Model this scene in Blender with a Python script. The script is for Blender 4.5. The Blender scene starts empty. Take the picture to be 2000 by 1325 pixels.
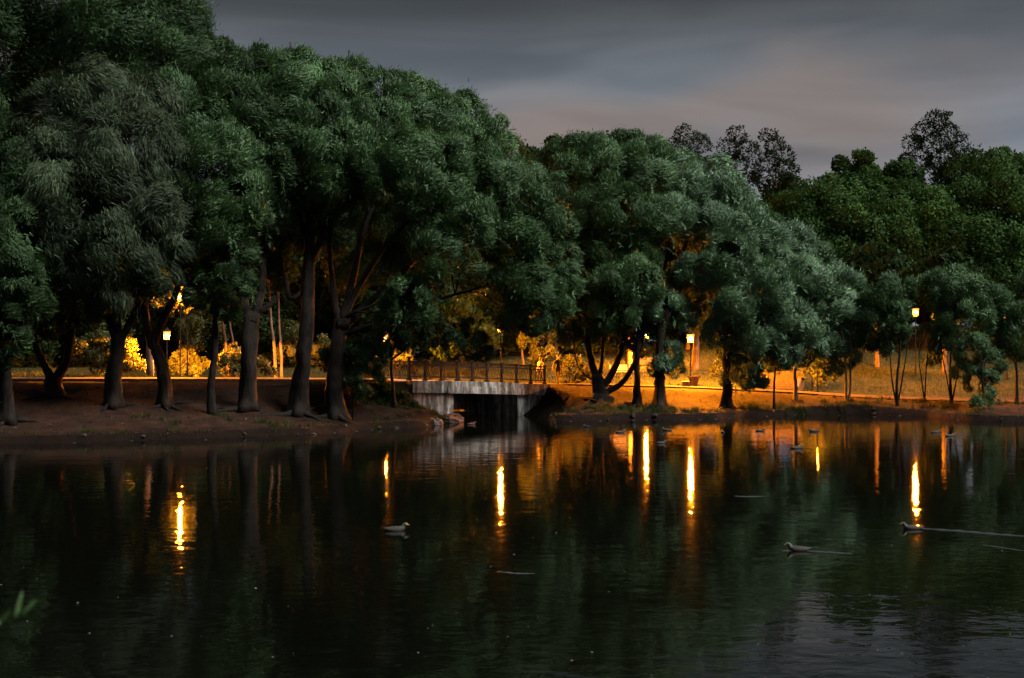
import bpy, math
import numpy as np
from mathutils import Vector

rng = np.random.default_rng(11)
R = math.radians
SC = bpy.context.scene
COL = SC.collection

# ------------------------------------------------------------------ camera, sky, sun, exposure
FPX, CH, HOR = 2600.0, 4.3, 660.0          # focal length in photo pixels, eye height over the water, horizon row
cam_d = bpy.data.cameras.new('camera')
cam = bpy.data.objects.new('camera', cam_d)
COL.objects.link(cam)
cam.location = (0, 0, CH)
cam.rotation_euler = (R(90), 0, 0)
cam_d.sensor_width = 36.0
cam_d.lens = 36.0 * FPX / 2000.0
cam_d.clip_start = 0.1
cam_d.clip_end = 2000
cam_d.dof.use_dof = True
cam_d.dof.focus_distance = 68
cam_d.dof.aperture_fstop = 7.0
SC.camera = cam

SUN_DIR = Vector((0.58, -0.18, 0.79)).normalized()     # towards the brightest part of the overcast sky
sun_d = bpy.data.lights.new('sun', 'SUN')
sun_d.energy = 1.5
sun_d.angle = R(34)
sun_d.color = (1.0, 0.985, 0.95)
sun = bpy.data.objects.new('sun', sun_d)
COL.objects.link(sun)
sun.location = (30, -20, 60)
sun.rotation_euler = SUN_DIR.to_track_quat('Z', 'Y').to_euler()

SC.view_settings.view_transform = 'Standard'
SC.view_settings.look = 'None'
SC.view_settings.gamma = 1
SC.view_settings.exposure = 2.02
SC.view_settings.use_curve_mapping = False
SC.render.engine = 'CYCLES'
SC.cycles.use_denoising = True
SC.cycles.use_adaptive_sampling = True
SC.cycles.adaptive_threshold = 0.04
SC.cycles.max_bounces = 4
SC.cycles.volume_bounces = 0
SC.cycles.diffuse_bounces = 1
SC.cycles.glossy_bounces = 2
SC.cycles.transmission_bounces = 2
SC.cycles.transparent_max_bounces = 6
SC.cycles.sample_clamp_indirect = 4
SC.cycles.caustics_reflective = False
SC.cycles.caustics_refractive = False

W = bpy.data.worlds.new('World')
SC.world = W
W.use_nodes = True


class NT:
    """small helper for node trees"""
    def __init__(self, tree):
        self.t = tree
        tree.nodes.clear()

    def n(self, typ, **kw):
        nd = self.t.nodes.new(typ)
        for k, v in kw.items():
            if isinstance(k, str) and k.startswith('i_'):
                key = k[2:]
                key = int(key) if key.isdigit() else key.replace('_', ' ')
                nd.inputs[key].default_value = v
            else:
                setattr(nd, k, v)
        return nd

    def l(self, a, ao, b, bi):
        self.t.links.new(a.outputs[ao], b.inputs[bi])

    def math(self, op, a, b=None, clamp=False):
        m = self.n('ShaderNodeMath', operation=op, use_clamp=clamp)
        for i, v in enumerate((a, b)):
            if v is None:
                continue
            if isinstance(v, tuple):
                self.l(v[0], v[1], m, i)
            else:
                m.inputs[i].default_value = v
        return m

    def ramp(self, src, stops, interp='LINEAR'):
        r = self.n('ShaderNodeValToRGB')
        r.color_ramp.interpolation = interp
        el = r.color_ramp.elements
        el.remove(el[1])
        el[0].position = stops[0][0]
        el[0].color = (*stops[0][1][:3], 1)
        for p, c in stops[1:]:
            e = el.new(p)
            e.color = (*c[:3], 1)
        if src:
            self.l(src[0], src[1], r, 'Fac')
        return r

    def mix(self, fac, a, b, typ='RGBA', blend='MIX'):
        m = self.n('ShaderNodeMix', data_type=typ, blend_type=blend)
        for idx, v in ((0, fac), (6, a), (7, b)):
            if isinstance(v, tuple) and hasattr(v[0], 'outputs'):
                self.l(v[0], v[1], m, idx)
            else:
                m.inputs[idx].default_value = (*v, 1) if isinstance(v, tuple) and len(v) == 3 else v
        return (m, 2)


SKX, SKY_ = 11.4, 6.1


def build_world():
    g = NT(W.node_tree)
    out = g.n('ShaderNodeOutputWorld')
    bg = g.n('ShaderNodeBackground')
    g.l(bg, 0, out, 0)
    bg.inputs['Strength'].default_value = 1.08
    sky = g.n('ShaderNodeTexSky', sky_type='NISHITA', sun_disc=False)
    sky.sun_elevation = R(3.0)
    sky.sun_rotation = math.atan2(SUN_DIR.x, SUN_DIR.y)
    sky.air_density = 1.5
    sky.dust_density = 3.0
    tc = g.n('ShaderNodeTexCoord')
    sep = g.n('ShaderNodeSeparateXYZ')
    g.l(tc, 'Generated', sep, 0)
    zc = g.math('MAXIMUM', (sep, 2), 0.0)
    # soft cloud drift, smeared along a slant
    mp = g.n('ShaderNodeMapping')
    mp.inputs['Rotation'].default_value = (0, R(14), 0)
    mp.inputs['Scale'].default_value = (3.3, 3.3, 11.0)
    mp.inputs['Location'].default_value = (SKX, SKY_, 0)
    g.l(tc, 'Generated', mp, 0)
    n1 = g.n('ShaderNodeTexNoise', i_Scale=1.0, i_Detail=2.0, i_Roughness=0.4, i_Distortion=0.35)
    g.l(mp, 0, n1, 'Vector')
    mp2 = g.n('ShaderNodeMapping')
    mp2.inputs['Rotation'].default_value = (0, R(22), 0)
    mp2.inputs['Scale'].default_value = (3.0, 3.0, 17.0)
    mp2.inputs['Location'].default_value = (7.3 + SKX, 3.1, 2.0)
    g.l(tc, 'Generated', mp2, 0)
    n2 = g.n('ShaderNodeTexNoise', i_Scale=1.3, i_Detail=3.0, i_Roughness=0.45, i_Distortion=0.5)
    g.l(mp2, 0, n2, 'Vector')
    # brightness by height over the horizon: pale low band under a heavy grey ceiling
    base = g.ramp((zc, 0), [(0.0, (0.050, 0.058, 0.070)), (0.11, (0.055, 0.063, 0.076)), (0.16, (0.046, 0.053, 0.063)),
                            (0.21, (0.027, 0.031, 0.037)), (0.25, (0.0115, 0.0132, 0.0152)), (1.0, (0.022, 0.024, 0.027))])
    # warm town-lit cloud
    wf = g.ramp((n1, 'Fac'), [(0.46, (0, 0, 0)), (0.72, (1, 1, 1))], 'EASE')
    band = g.ramp((zc, 0), [(0.08, (0, 0, 0)), (0.15, (1, 1, 1)), (0.20, (0.8, 0.8, 0.8)), (0.25, (0.35, 0.35, 0.35)), (1.0, (0.2, 0.2, 0.2))])
    wm = g.math('MULTIPLY', (wf, 0), (band, 0))
    warm = g.mix((wm, 0), (base, 0), (0.054, 0.0455, 0.0440))
    dk = g.ramp((n2, 'Fac'), [(0.3, (0.70, 0.73, 0.77)), (0.7, (1.18, 1.16, 1.15))], 'EASE')
    cl = g.mix(1.0, warm, (dk, 0), blend='MULTIPLY')
    skyc = g.mix(1.0, (sky, 0), (0.05, 0.05, 0.05), blend='MULTIPLY')
    fin = g.mix(0.94, skyc, cl)
    g.l(fin[0], 2, bg, 'Color')


build_world()


# ------------------------------------------------------------------ materials
def newmat(name):
    m = bpy.data.materials.new(name)
    m.use_nodes = True
    g = NT(m.node_tree)
    out = g.n('ShaderNodeOutputMaterial')
    return m, g, out


def principled(g, out, rough=0.7, spec=0.3, metal=0.0):
    p = g.n('ShaderNodeBsdfPrincipled')
    p.inputs['Roughness'].default_value = rough
    p.inputs['Specular IOR Level'].default_value = spec
    p.inputs['Metallic'].default_value = metal
    g.l(p, 0, out, 0)
    return p


def noise_mat(name, c1, c2, scale=8.0, rough=0.8, spec=0.25, bump=0.3, dist=0.02, stretch=(1, 1, 1), metal=0.0):
    m, g, out = newmat(name)
    p = principled(g, out, rough, spec, metal)
    tc = g.n('ShaderNodeTexCoord')
    mp = g.n('ShaderNodeMapping')
    mp.inputs['Scale'].default_value = stretch
    g.l(tc, 'Object', mp, 0)
    n = g.n('ShaderNodeTexNoise', i_Scale=scale, i_Detail=6.0, i_Roughness=0.62)
    g.l(mp, 0, n, 'Vector')
    r = g.ramp((n, 'Fac'), [(0.32, c1), (0.68, c2)])
    g.l(r, 0, p, 'Base Color')
    if bump:
        b = g.n('ShaderNodeBump', i_Strength=bump, i_Distance=dist)
        g.l(n, 'Fac', b, 'Height')
        g.l(b, 0, p, 'Normal')
    return m


def leaf_mat(name, dark, light, trans, rough=0.45, spec=0.5, tfac=0.22):
    m, g, out = newmat(name)
    at = g.n('ShaderNodeAttribute', attribute_name='tint')
    r = g.ramp((at, 'Fac'), [(0.0, dark), (0.75, light), (1.0, tuple(min(1, c * 1.7) for c in light))])
    p = g.n('ShaderNodeBsdfPrincipled', i_Roughness=rough)
    p.inputs['Specular IOR Level'].default_value = spec
    g.l(r, 0, p, 'Base Color')
    t = g.n('ShaderNodeBsdfTranslucent')
    t.inputs[0].default_value = (*trans, 1)
    mx = g.n('ShaderNodeMixShader')
    mx.inputs[0].default_value = tfac
    g.l(p, 0, mx, 1)
    g.l(t, 0, mx, 2)
    g.l(mx, 0, out, 0)
    return m


def bark_mat(name, c1, c2):
    m, g, out = newmat(name)
    p = principled(g, out, 0.9, 0.15)
    tc = g.n('ShaderNodeTexCoord')
    mp = g.n('ShaderNodeMapping')
    mp.inputs['Scale'].default_value = (1, 1, 0.14)
    g.l(tc, 'Object', mp, 0)
    n = g.n('ShaderNodeTexNoise', i_Scale=11.0, i_Detail=5.0, i_Roughness=0.65)
    g.l(mp, 0, n, 'Vector')
    n2 = g.n('ShaderNodeTexNoise', i_Scale=1.1, i_Detail=3.0)
    g.l(tc, 'Object', n2, 'Vector')
    ad = g.math('MULTIPLY_ADD', (n, 'Fac'), 0.7)
    g.l(n2, 'Fac', ad, 2)
    r = g.ramp((ad, 0), [(0.66, c1), (0.98, c2)])
    g.l(r, 0, p, 'Base Color')
    b = g.n('ShaderNodeBump', i_Strength=0.8, i_Distance=0.05)
    g.l(n, 'Fac', b, 'Height')
    g.l(b, 0, p, 'Normal')
    return m


M = {}
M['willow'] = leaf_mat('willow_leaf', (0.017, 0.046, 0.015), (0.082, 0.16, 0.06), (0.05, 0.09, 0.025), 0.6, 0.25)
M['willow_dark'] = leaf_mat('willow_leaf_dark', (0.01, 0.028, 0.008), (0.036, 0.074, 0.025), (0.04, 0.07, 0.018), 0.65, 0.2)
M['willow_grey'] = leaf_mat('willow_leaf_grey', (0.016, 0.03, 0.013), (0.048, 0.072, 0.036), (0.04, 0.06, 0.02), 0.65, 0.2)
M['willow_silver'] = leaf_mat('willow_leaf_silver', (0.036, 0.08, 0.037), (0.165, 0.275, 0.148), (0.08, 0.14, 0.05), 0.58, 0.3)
M['maple'] = leaf_mat('maple_leaf', (0.014, 0.038, 0.008), (0.046, 0.098, 0.021), (0.04, 0.07, 0.012), 0.75, 0.08)
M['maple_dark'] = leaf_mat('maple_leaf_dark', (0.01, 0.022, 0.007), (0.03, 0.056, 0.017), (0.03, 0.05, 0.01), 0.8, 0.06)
M['birch_leaf'] = leaf_mat('birch_leaf', (0.006, 0.012, 0.005), (0.018, 0.032, 0.012), (0.02, 0.035, 0.008), 0.8, 0.05)
M['bush'] = leaf_mat('bush_leaf', (0.026, 0.036, 0.01), (0.072, 0.086, 0.024), (0.07, 0.075, 0.015), 0.6, 0.2)
M['grassblade'] = leaf_mat('grass_blade', (0.014, 0.024, 0.005), (0.042, 0.056, 0.014), (0.05, 0.06, 0.012), 0.7, 0.15)
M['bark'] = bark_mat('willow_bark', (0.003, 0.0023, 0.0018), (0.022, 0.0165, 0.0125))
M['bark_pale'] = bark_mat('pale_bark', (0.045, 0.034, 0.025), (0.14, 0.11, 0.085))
M['iron'] = noise_mat('cast_iron', (0.008, 0.008, 0.009), (0.022, 0.021, 0.020), 30, 0.75, 0.15, 0.2, 0.004)
M['stone'] = noise_mat('kerb_stone', (0.06, 0.055, 0.05), (0.15, 0.14, 0.125), 5, 0.9, 0.15, 0.6, 0.03)
M['rock'] = noise_mat('pink_rock', (0.07, 0.052, 0.043), (0.17, 0.13, 0.11), 6, 0.85, 0.2, 0.7, 0.05)
M['path'] = noise_mat('path_surface', (0.12, 0.10, 0.09), (0.20, 0.17, 0.15), 9, 0.9, 0.15, 0.4, 0.01)
M['sand'] = noise_mat('path_sand', (0.035, 0.021, 0.013), (0.075, 0.046, 0.028), 7, 0.95, 0.1, 0.5, 0.02)
M['step_stone'] = noise_mat('step_stone', (0.035, 0.028, 0.022), (0.085, 0.068, 0.054), 9, 0.9, 0.15, 0.5, 0.02)
M['wood'] = noise_mat('bench_wood', (0.16, 0.12, 0.09), (0.30, 0.24, 0.19), 12, 0.7, 0.25, 0.3, 0.01, (1, 8, 8))
M['pale_stone'] = noise_mat('pale_stone', (0.16, 0.14, 0.12), (0.28, 0.25, 0.22), 10, 0.85, 0.2, 0.3, 0.01)


def concrete_mat():
    m, g, out = newmat('stained_concrete')
    p = principled(g, out, 0.88, 0.2)
    tc = g.n('ShaderNodeTexCoord')
    mp = g.n('ShaderNodeMapping')
    mp.inputs['Scale'].default_value = (1, 1, 0.12)
    g.l(tc, 'Object', mp, 0)
    n = g.n('ShaderNodeTexNoise', i_Scale=3.4, i_Detail=5.0, i_Roughness=0.6)     # rain runs down the face
    g.l(mp, 0, n, 'Vector')
    n2 = g.n('ShaderNodeTexNoise', i_Scale=2.2, i_Detail=6.0, i_Roughness=0.66)    # blotches
    g.l(tc, 'Object', n2, 'Vector')
    n3 = g.n('ShaderNodeTexNoise', i_Scale=26.0, i_Detail=4.0, i_Roughness=0.7)
    g.l(tc, 'Object', n3, 'Vector')
    r = g.ramp((n, 'Fac'), [(0.36, (0.11, 0.105, 0.093)), (0.49, (0.27, 0.26, 0.24)), (0.62, (0.66, 0.65, 0.61))])
    r2 = g.ramp((n2, 'Fac'), [(0.36, (0.30, 0.29, 0.25)), (0.60, (1.0, 1.0, 1.0))])
    r3 = g.ramp((n3, 'Fac'), [(0.3, (0.72, 0.72, 0.72)), (0.6, (1, 1, 1))])
    a = g.mix(0.85, (r, 0), (r2, 0), blend='MULTIPLY')
    b = g.mix(0.8, a, (r3, 0), blend='MULTIPLY')
    g.l(b[0], 2, p, 'Base Color')
    bp = g.n('ShaderNodeBump', i_Strength=0.5, i_Distance=0.02)
    g.l(n3, 'Fac', bp, 'Height')
    g.l(bp, 0, p, 'Normal')
    return m


M['concrete'] = concrete_mat()


def plain_mat(name, c, rough=0.7, spec=0.3):
    return noise_mat(name, tuple(x * 0.82 for x in c), tuple(min(1, x * 1.15) for x in c), 14, rough, spec, 0.1, 0.005)


def ground_mat():
    m, g, out = newmat('bank_earth_and_lawn')
    p = principled(g, out, 0.95, 0.12)
    at = g.n('ShaderNodeAttribute', attribute_name='lawn')
    tc = g.n('ShaderNodeTexCoord')
    n = g.n('ShaderNodeTexNoise', i_Scale=1.3, i_Detail=7.0, i_Roughness=0.68)
    g.l(tc, 'Object', n, 'Vector')
    n2 = g.n('ShaderNodeTexNoise', i_Scale=9.0, i_Detail=5.0, i_Roughness=0.7)
    g.l(tc, 'Object', n2, 'Vector')
    dirt = g.ramp((n, 'Fac'), [(0.3, (0.013, 0.0058, 0.0033)), (0.55, (0.031, 0.0142, 0.0078)), (0.75, (0.060, 0.029, 0.016))])
    lawn = g.ramp((n, 'Fac'), [(0.38, (0.013, 0.017, 0.004)), (0.55, (0.024, 0.029, 0.007)), (0.68, (0.042, 0.040, 0.012))])
    f = g.math('MULTIPLY_ADD', (n2, 'Fac'), 0.5)
    g.l(at, 'Fac', f, 2)
    f2 = g.ramp((f, 0), [(0.55, (0, 0, 0)), (0.85, (1, 1, 1))])
    c = g.mix((f2, 0), (dirt, 0), (lawn, 0))
    sp = g.ramp((n2, 'Fac'), [(0.34, (0.40, 0.40, 0.40)), (0.60, (1.1, 1.1, 1.1))])
    c2 = g.mix(0.8, c, (sp, 0), blend='MULTIPLY')
    wa = g.n('ShaderNodeAttribute', attribute_name='wet_dim')          # damp mud along the waterline, darkened also to dim the sunlit bank strip
    wn = g.math('MULTIPLY', (wa, 'Fac'), (n2, 'Fac'))
    wr = g.ramp((wn, 0), [(0.15, (1, 1, 1)), (0.5, (0.36, 0.36, 0.38))])
    c2 = g.mix(1.0, c2, (wr, 0), blend='MULTIPLY')
    g.l(c2[0], 2, p, 'Base Color')
    b = g.n('ShaderNodeBump', i_Strength=0.9, i_Distance=0.08)
    g.l(n2, 'Fac', b, 'Height')
    g.l(b, 0, p, 'Normal')
    return m


M['ground'] = ground_mat()


def water_mat():
    m, g, out = newmat('pond_water')
    p = principled(g, out, 0.022, 0.5)
    p.inputs['Base Color'].default_value = (0.0020, 0.0024, 0.0014, 1)
    p.inputs['IOR'].default_value = 1.333
    tc = g.n('ShaderNodeTexCoord')
    mp = g.n('ShaderNodeMapping')
    mp.inputs['Scale'].default_value = (0.75, 1.0, 1)
    g.l(tc, 'Object', mp, 0)
    n = g.n('ShaderNodeTexNoise', i_Scale=2.6, i_Detail=3.0, i_Roughness=0.55, i_Distortion=0.4)
    g.l(mp, 0, n, 'Vector')
    b = g.n('ShaderNodeBump', i_Strength=1.0, i_Distance=0.0052)
    g.l(n, 'Fac', b, 'Height')
    mp2 = g.n('ShaderNodeMapping')
    mp2.inputs['Scale'].default_value = (0.35, 0.9, 1)
    mp2.inputs['Rotation'].default_value = (0, 0, R(8))
    g.l(tc, 'Object', mp2, 0)
    n2 = g.n('ShaderNodeTexNoise', i_Scale=0.9, i_Detail=2.0, i_Roughness=0.5, i_Distortion=0.6)
    g.l(mp2, 0, n2, 'Vector')
    b2 = g.n('ShaderNodeBump', i_Strength=1.0, i_Distance=0.0080)
    g.l(n2, 'Fac', b2, 'Height')
    g.l(b, 0, b2, 'Normal')
    g.l(b2, 0, p, 'Normal')
    return m


M['water'] = water_mat()


def emit_mat(name, col, strength):
    """lit lantern glass: lets its lamp shine through and glows itself"""
    m, g, out = newmat(name)
    e = g.n('ShaderNodeEmission')
    e.inputs[0].default_value = (*col, 1)
    e.inputs[1].default_value = strength
    t = g.n('ShaderNodeBsdfTransparent')
    a = g.n('ShaderNodeAddShader')
    g.l(e, 0, a, 0)
    g.l(t, 0, a, 1)
    g.l(a, 0, out, 0)
    return m


SODIUM = (1.0, 0.25, 0.008)
M['lit_glass'] = emit_mat('lit_lantern_glass', (1.0, 0.30, 0.02), 0.55)
M['bulb'] = emit_mat('white_hot_bulb', (1.0, 0.60, 0.20), 6.0)


# ------------------------------------------------------------------ object helpers
def tag(o, label=None, cat=None, group=None, kind=None):
    if label:
        o['label'] = label
    if cat:
        o['category'] = cat
    if group:
        o['group'] = group
    if kind:
        o['kind'] = kind
    return o


def empty(name, loc, label=None, cat=None, group=None):
    o = bpy.data.objects.new(name, None)
    o.location = loc
    o.empty_display_size = 0.3
    COL.objects.link(o)
    return tag(o, label, cat, group)


def link(name, me, parent=None, loc=None):
    o = bpy.data.objects.new(name, me)
    COL.objects.link(o)
    if parent:
        o.parent = parent
    if loc is not None:
        o.location = loc
    return o


def copy_tree(o, parent=None):
    c = o.copy()
    COL.objects.link(c)
    c.parent = parent
    for ch in list(o.children):
        copy_tree(ch, c)
    return c


class MB:
    """collects vertices and faces in world coordinates and builds one mesh object"""
    def __init__(self):
        self.v, self.f, self.mi = [], [], []
        self.k = 0

    def add(self, v, f, mi=0):
        v = np.asarray(v, float).reshape(-1, 3)
        self.v.append(v)
        self.f += [tuple(i + self.k for i in q) for q in f]
        self.mi += [mi] * len(f)
        self.k += len(v)
        return self

    def box(self, lo, hi, mi=0, rot=0.0, c=None):
        x0, y0, z0 = lo
        x1, y1, z1 = hi
        v = np.array([(x0, y0, z0), (x1, y0, z0), (x1, y1, z0), (x0, y1, z0), (x0, y0, z1), (x1, y0, z1), (x1, y1, z1), (x0, y1, z1)])
        if rot:
            c = np.array(c if c is not None else ((x0 + x1) / 2, (y0 + y1) / 2, 0))
            a, b = math.cos(rot), math.sin(rot)
            d = v - c
            v = np.stack([d[:, 0] * a - d[:, 1] * b, d[:, 0] * b + d[:, 1] * a, d[:, 2]], 1) + c
        return self.add(v, [(0, 3, 2, 1), (4, 5, 6, 7), (0, 1, 5, 4), (1, 2, 6, 5), (2, 3, 7, 6), (3, 0, 4, 7)], mi)

    def hexa(self, bottom, top, mi=0):
        return self.add(list(bottom) + list(top), [(0, 3, 2, 1), (4, 5, 6, 7), (0, 1, 5, 4), (1, 2, 6, 5), (2, 3, 7, 6), (3, 0, 4, 7)], mi)

    def tube(self, pts, rad, sides=8, mi=0, flare=0.0, rough=0.0, seed=0, closed=False, caps=True):
        p = np.asarray(pts, float)
        n = len(p)
        rad = np.broadcast_to(np.asarray(rad, float), (n,)) if np.ndim(rad) else np.full(n, float(rad))
        if closed:
            t = np.roll(p, -1, 0) - np.roll(p, 1, 0)
        else:
            t = np.gradient(p, axis=0)
        t /= np.linalg.norm(t, axis=1, keepdims=True) + 1e-9
        ref = np.array([0.0, 0, 1]) if abs(t[0, 2]) < 0.8 else np.array([1.0, 0, 0])
        a = np.linspace(0, 2 * math.pi, sides, endpoint=False)
        rr = np.random.default_rng(seed + 5)
        ph = rr.uniform(0, 6.28, 6)
        V = np.zeros((n, sides, 3))
        u = np.cross(t[0], ref)
        u /= np.linalg.norm(u)
        h = 0.0
        for i in range(n):
            u = u - t[i] * np.dot(u, t[i])
            u /= np.linalg.norm(u) + 1e-9
            w = np.cross(t[i], u)
            r = np.full(sides, rad[i])
            if i:
                h += np.linalg.norm(p[i] - p[i - 1])
            if rough:
                r = r * (1 + rough * (np.sin(3 * a + ph[0] + 0.5 * h) + 0.7 * np.sin(5 * a + ph[1] - 0.8 * h) + 0.6 * np.sin(7 * a + ph[2] + 1.9 * h)
                                      + 0.8 * np.sin(2 * a + ph[3] + 2.2 * h)) + rr.normal(0, rough * 0.45, sides))
            if flare:
                k = math.exp(-h / 0.38)
                r = r * (1 + flare * k * (0.65 + 0.6 * np.maximum(0, np.sin(2.5 * a + ph[4])) + 0.4 * np.sin(4 * a + ph[5])))
            V[i] = p[i] + np.outer(np.cos(a) * r, u) + np.outer(np.sin(a) * r, w)
        f = []
        m = n if closed else n - 1
        for i in range(m):
            j = (i + 1) % n
            for s in range(sides):
                s2 = (s + 1) % sides
                f.append((i * sides + s, i * sides + s2, j * sides + s2, j * sides + s))
        if caps and not closed:
            f.append(tuple(reversed(range(sides))))
            f.append(tuple((n - 1) * sides + s for s in range(sides)))
        return self.add(V.reshape(-1, 3), f, mi)

    def lathe(self, prof, c, sides=12, mi=0):
        """prof: (radius, z) pairs turned round a vertical axis through c"""
        a = np.linspace(0, 2 * math.pi, sides, endpoint=False)
        V = []
        for r, z in prof:
            V += [(c[0] + r * math.cos(t), c[1] + r * math.sin(t), c[2] + z) for t in a]
        f = []
        for i in range(len(prof) - 1):
            for s in range(sides):
                s2 = (s + 1) % sides
                f.append((i * sides + s, i * sides + s2, (i + 1) * sides + s2, (i + 1) * sides + s))
        f.append(tuple(reversed(range(sides))))
        f.append(tuple((len(prof) - 1) * sides + s for s in range(sides)))
        return self.add(V, f, mi)

    def build(self, name, mats, parent=None, smooth=False, origin=None):
        mats = mats if isinstance(mats, (list, tuple)) else [mats]
        v = np.concatenate(self.v)
        loc = None
        if parent is not None:
            o = parent
            off = np.zeros(3)
            while o:
                off += np.array(o.location)
                o = o.parent
            v = v - off
        elif origin is not None:
            v = v - np.array(origin)
            loc = origin
        me = bpy.data.meshes.new(name)
        me.from_pydata(v.tolist(), [], self.f)
        for mt in mats:
            me.materials.append(mt)
        if len(mats) > 1:
            me.polygons.foreach_set('material_index', self.mi)
        if smooth:
            me.polygons.foreach_set('use_smooth', [True] * len(me.polygons))
        me.update()
        return link(name, me, parent, loc)


def at(px, py, D):
    return np.array([(px - 1000.0) / FPX * D, D, CH - (py - HOR) / FPX * D])


def quads_mesh(name, V, tint, mat, parent, off):
    """V: (n, k, 3) faces of k corners, one tint per face"""
    n, k = V.shape[:2]
    me = bpy.data.meshes.new(name)
    me.vertices.add(n * k)
    me.vertices.foreach_set('co', (V.reshape(-1, 3) - off).astype(np.float32).ravel())
    me.loops.add(n * k)
    me.loops.foreach_set('vertex_index', np.arange(n * k, dtype=np.int32))
    me.polygons.add(n)
    me.polygons.foreach_set('loop_start', np.arange(0, n * k, k, dtype=np.int32))
    me.polygons.foreach_set('loop_total', np.full(n, k, dtype=np.int32))
    at_ = me.attributes.new('tint', 'FLOAT', 'FACE')
    at_.data.foreach_set('value', tint.astype(np.float32))
    me.materials.append(mat)
    me.update(calc_edges=True)
    return link(name, me, parent)


def unit(a):
    return a / (np.linalg.norm(a, axis=-1, keepdims=True) + 1e-9)


def rand_dirs(n):
    return unit(rng.normal(size=(n, 3)))


def leaf_quads(P, D, N, L, Wd, mid=0.42):
    S = unit(np.cross(D, N))
    L = L[:, None]
    Wd = Wd[:, None]
    if mid == 0:                        # slim willow blade: one triangle
        return np.stack([P - S * Wd / 2, P + S * Wd / 2, P + D * L], 1)
    return np.stack([P, P + D * L * mid + S * Wd / 2, P + D * L, P + D * L * mid - S * Wd / 2], 1)


def smooth(t):
    t = np.clip(t, 0, 1)
    return t * t * (3 - 2 * t)


# ------------------------------------------------------------------ lie of the land
def shore_pt(px, py):
    D = CH * FPX / (py - HOR)
    return ((px - 1000) / FPX * D, D)


BA = np.array([-5.13, 69.5])          # near left and far right end of the bridge's pond face
BB = np.array([2.13, 76.0])
BU = (BB - BA) / np.linalg.norm(BB - BA)
BN = np.array([-BU[1], BU[0]])        # along the stream, away from the pond
BL = float(np.linalg.norm(BB - BA))
S0, S1 = 0.287 * BL, 0.762 * BL       # the opening
BW = 5.4                              # width over the parapets

oL = BA + BU * S0
oR = BA + BU * S1
shore = [(-140, 40), (-60, 50)] + [shore_pt(*p) for p in ((-250, 868), (0, 866), (200, 862), (400, 855), (600, 848), (740, 837), (835, 832))]
shore += [tuple(oL - BN * 1.3 - BU * 0.4), tuple(oL), tuple(oL + BN * 9), tuple(oL + BN * 20 - BU * 2), tuple(oL + BN * 30),
          tuple(oR + BN * 29), tuple(oR + BN * 18), tuple(oR + BN * 9), tuple(oR), tuple(oR - BN * 0.6 + BU * 0.5)]
shore += [shore_pt(*p) for p in ((1080, 821), (1140, 821), (1230, 819), (1310, 819), (1400, 817), (1480, 811), (1560, 808), (1680, 808), (1800, 812),
                                 (1890, 820), (1960, 822), (2100, 822))]
shore += [(70, 60), (130, 40), (120, 12), (40, 10), (6, 9.5), (-30, 10), (-120, 14)]
SH = np.array(shore)


def seg_dist(P, A, B):
    d = B - A
    t = np.clip(((P - A) @ d) / (d @ d), 0, 1)
    return np.linalg.norm(P - (A + t[:, None] * d), axis=1), t


def shore_sd(P):
    """distance to the waterline, positive on land"""
    best = np.full(len(P), 1e9)
    ins = np.zeros(len(P), bool)
    for i in range(len(SH)):
        A, B = SH[i], SH[(i + 1) % len(SH)]
        d, _ = seg_dist(P, A, B)
        best = np.minimum(best, d)
        c = ((A[1] > P[:, 1]) != (B[1] > P[:, 1]))
        with np.errstate(divide='ignore', invalid='ignore'):
            xi = (B[0] - A[0]) * (P[:, 1] - A[1]) / (B[1] - A[1] + 1e-12) + A[0]
        ins ^= c & (P[:, 0] < xi)
    best = np.where(ins, -best, best)
    return best + 0.22 * wob(P[:, 0] * 1.7, P[:, 1] * 0.6) + 0.10 * wob(P[:, 0] * 5.1 + 3, P[:, 1] * 2.0)


DECK0, DECK1 = 2.13, 1.70             # top of the bridge slab at its ends
mid0 = BA + BN * BW / 2
mid1 = BB + BN * BW / 2
PATH_L = [(-62, 66.5, 2.2), (-40, 67.6, 2.22), (-28, 68.4, 2.24), (-20, 68.9, 2.24), (-14.5, 69.4, 2.22), (-10.5, 70.0, 2.18), (mid0[0], mid0[1], DECK0 - 0.02)]
PATH_R = [(mid1[0], mid1[1], DECK1 - 0.02), (3.6, 80.4, 1.56), (7.5, 81.4, 1.45), (12, 81.8, 1.3), (17, 81.2, 1.08), (22, 80.0, 0.8), (28, 78.6, 0.66), (36, 77, 0.6), (60, 72, 0.6)]


def catmull(pts, per=8):
    p = np.asarray(pts, float)
    p = np.vstack([2 * p[0] - p[1], p, 2 * p[-1] - p[-2]])
    out = []
    for i in range(1, len(p) - 2):
        for t in np.linspace(0, 1, per, endpoint=False):
            a, b, c, d = p[i - 1], p[i], p[i + 1], p[i + 2]
            out.append(0.5 * ((2 * b) + (c - a) * t + (2 * a - 5 * b + 4 * c - d) * t * t + (3 * b - 3 * c + d - a) * t ** 3))
    out.append(p[-2])
    return np.array(out)


PL = catmull(PATH_L, 6)
PR = catmull(PATH_R, 6)
PW_L, PW_R = 4.2, 3.6


def path_info(P):
    bd = np.full(len(P), 1e9)
    bz = np.zeros(len(P))
    for PP, w in ((PL, PW_L), (PR, PW_R)):
        for i in range(len(PP) - 1):
            d, t = seg_dist(P, PP[i, :2], PP[i + 1, :2])
            d = d - w / 2
            z = PP[i, 2] + t * (PP[i + 1, 2] - PP[i, 2])
            m = d < bd
            bd = np.where(m, d, bd)
            bz = np.where(m, z, bz)
    return bd, bz


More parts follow.
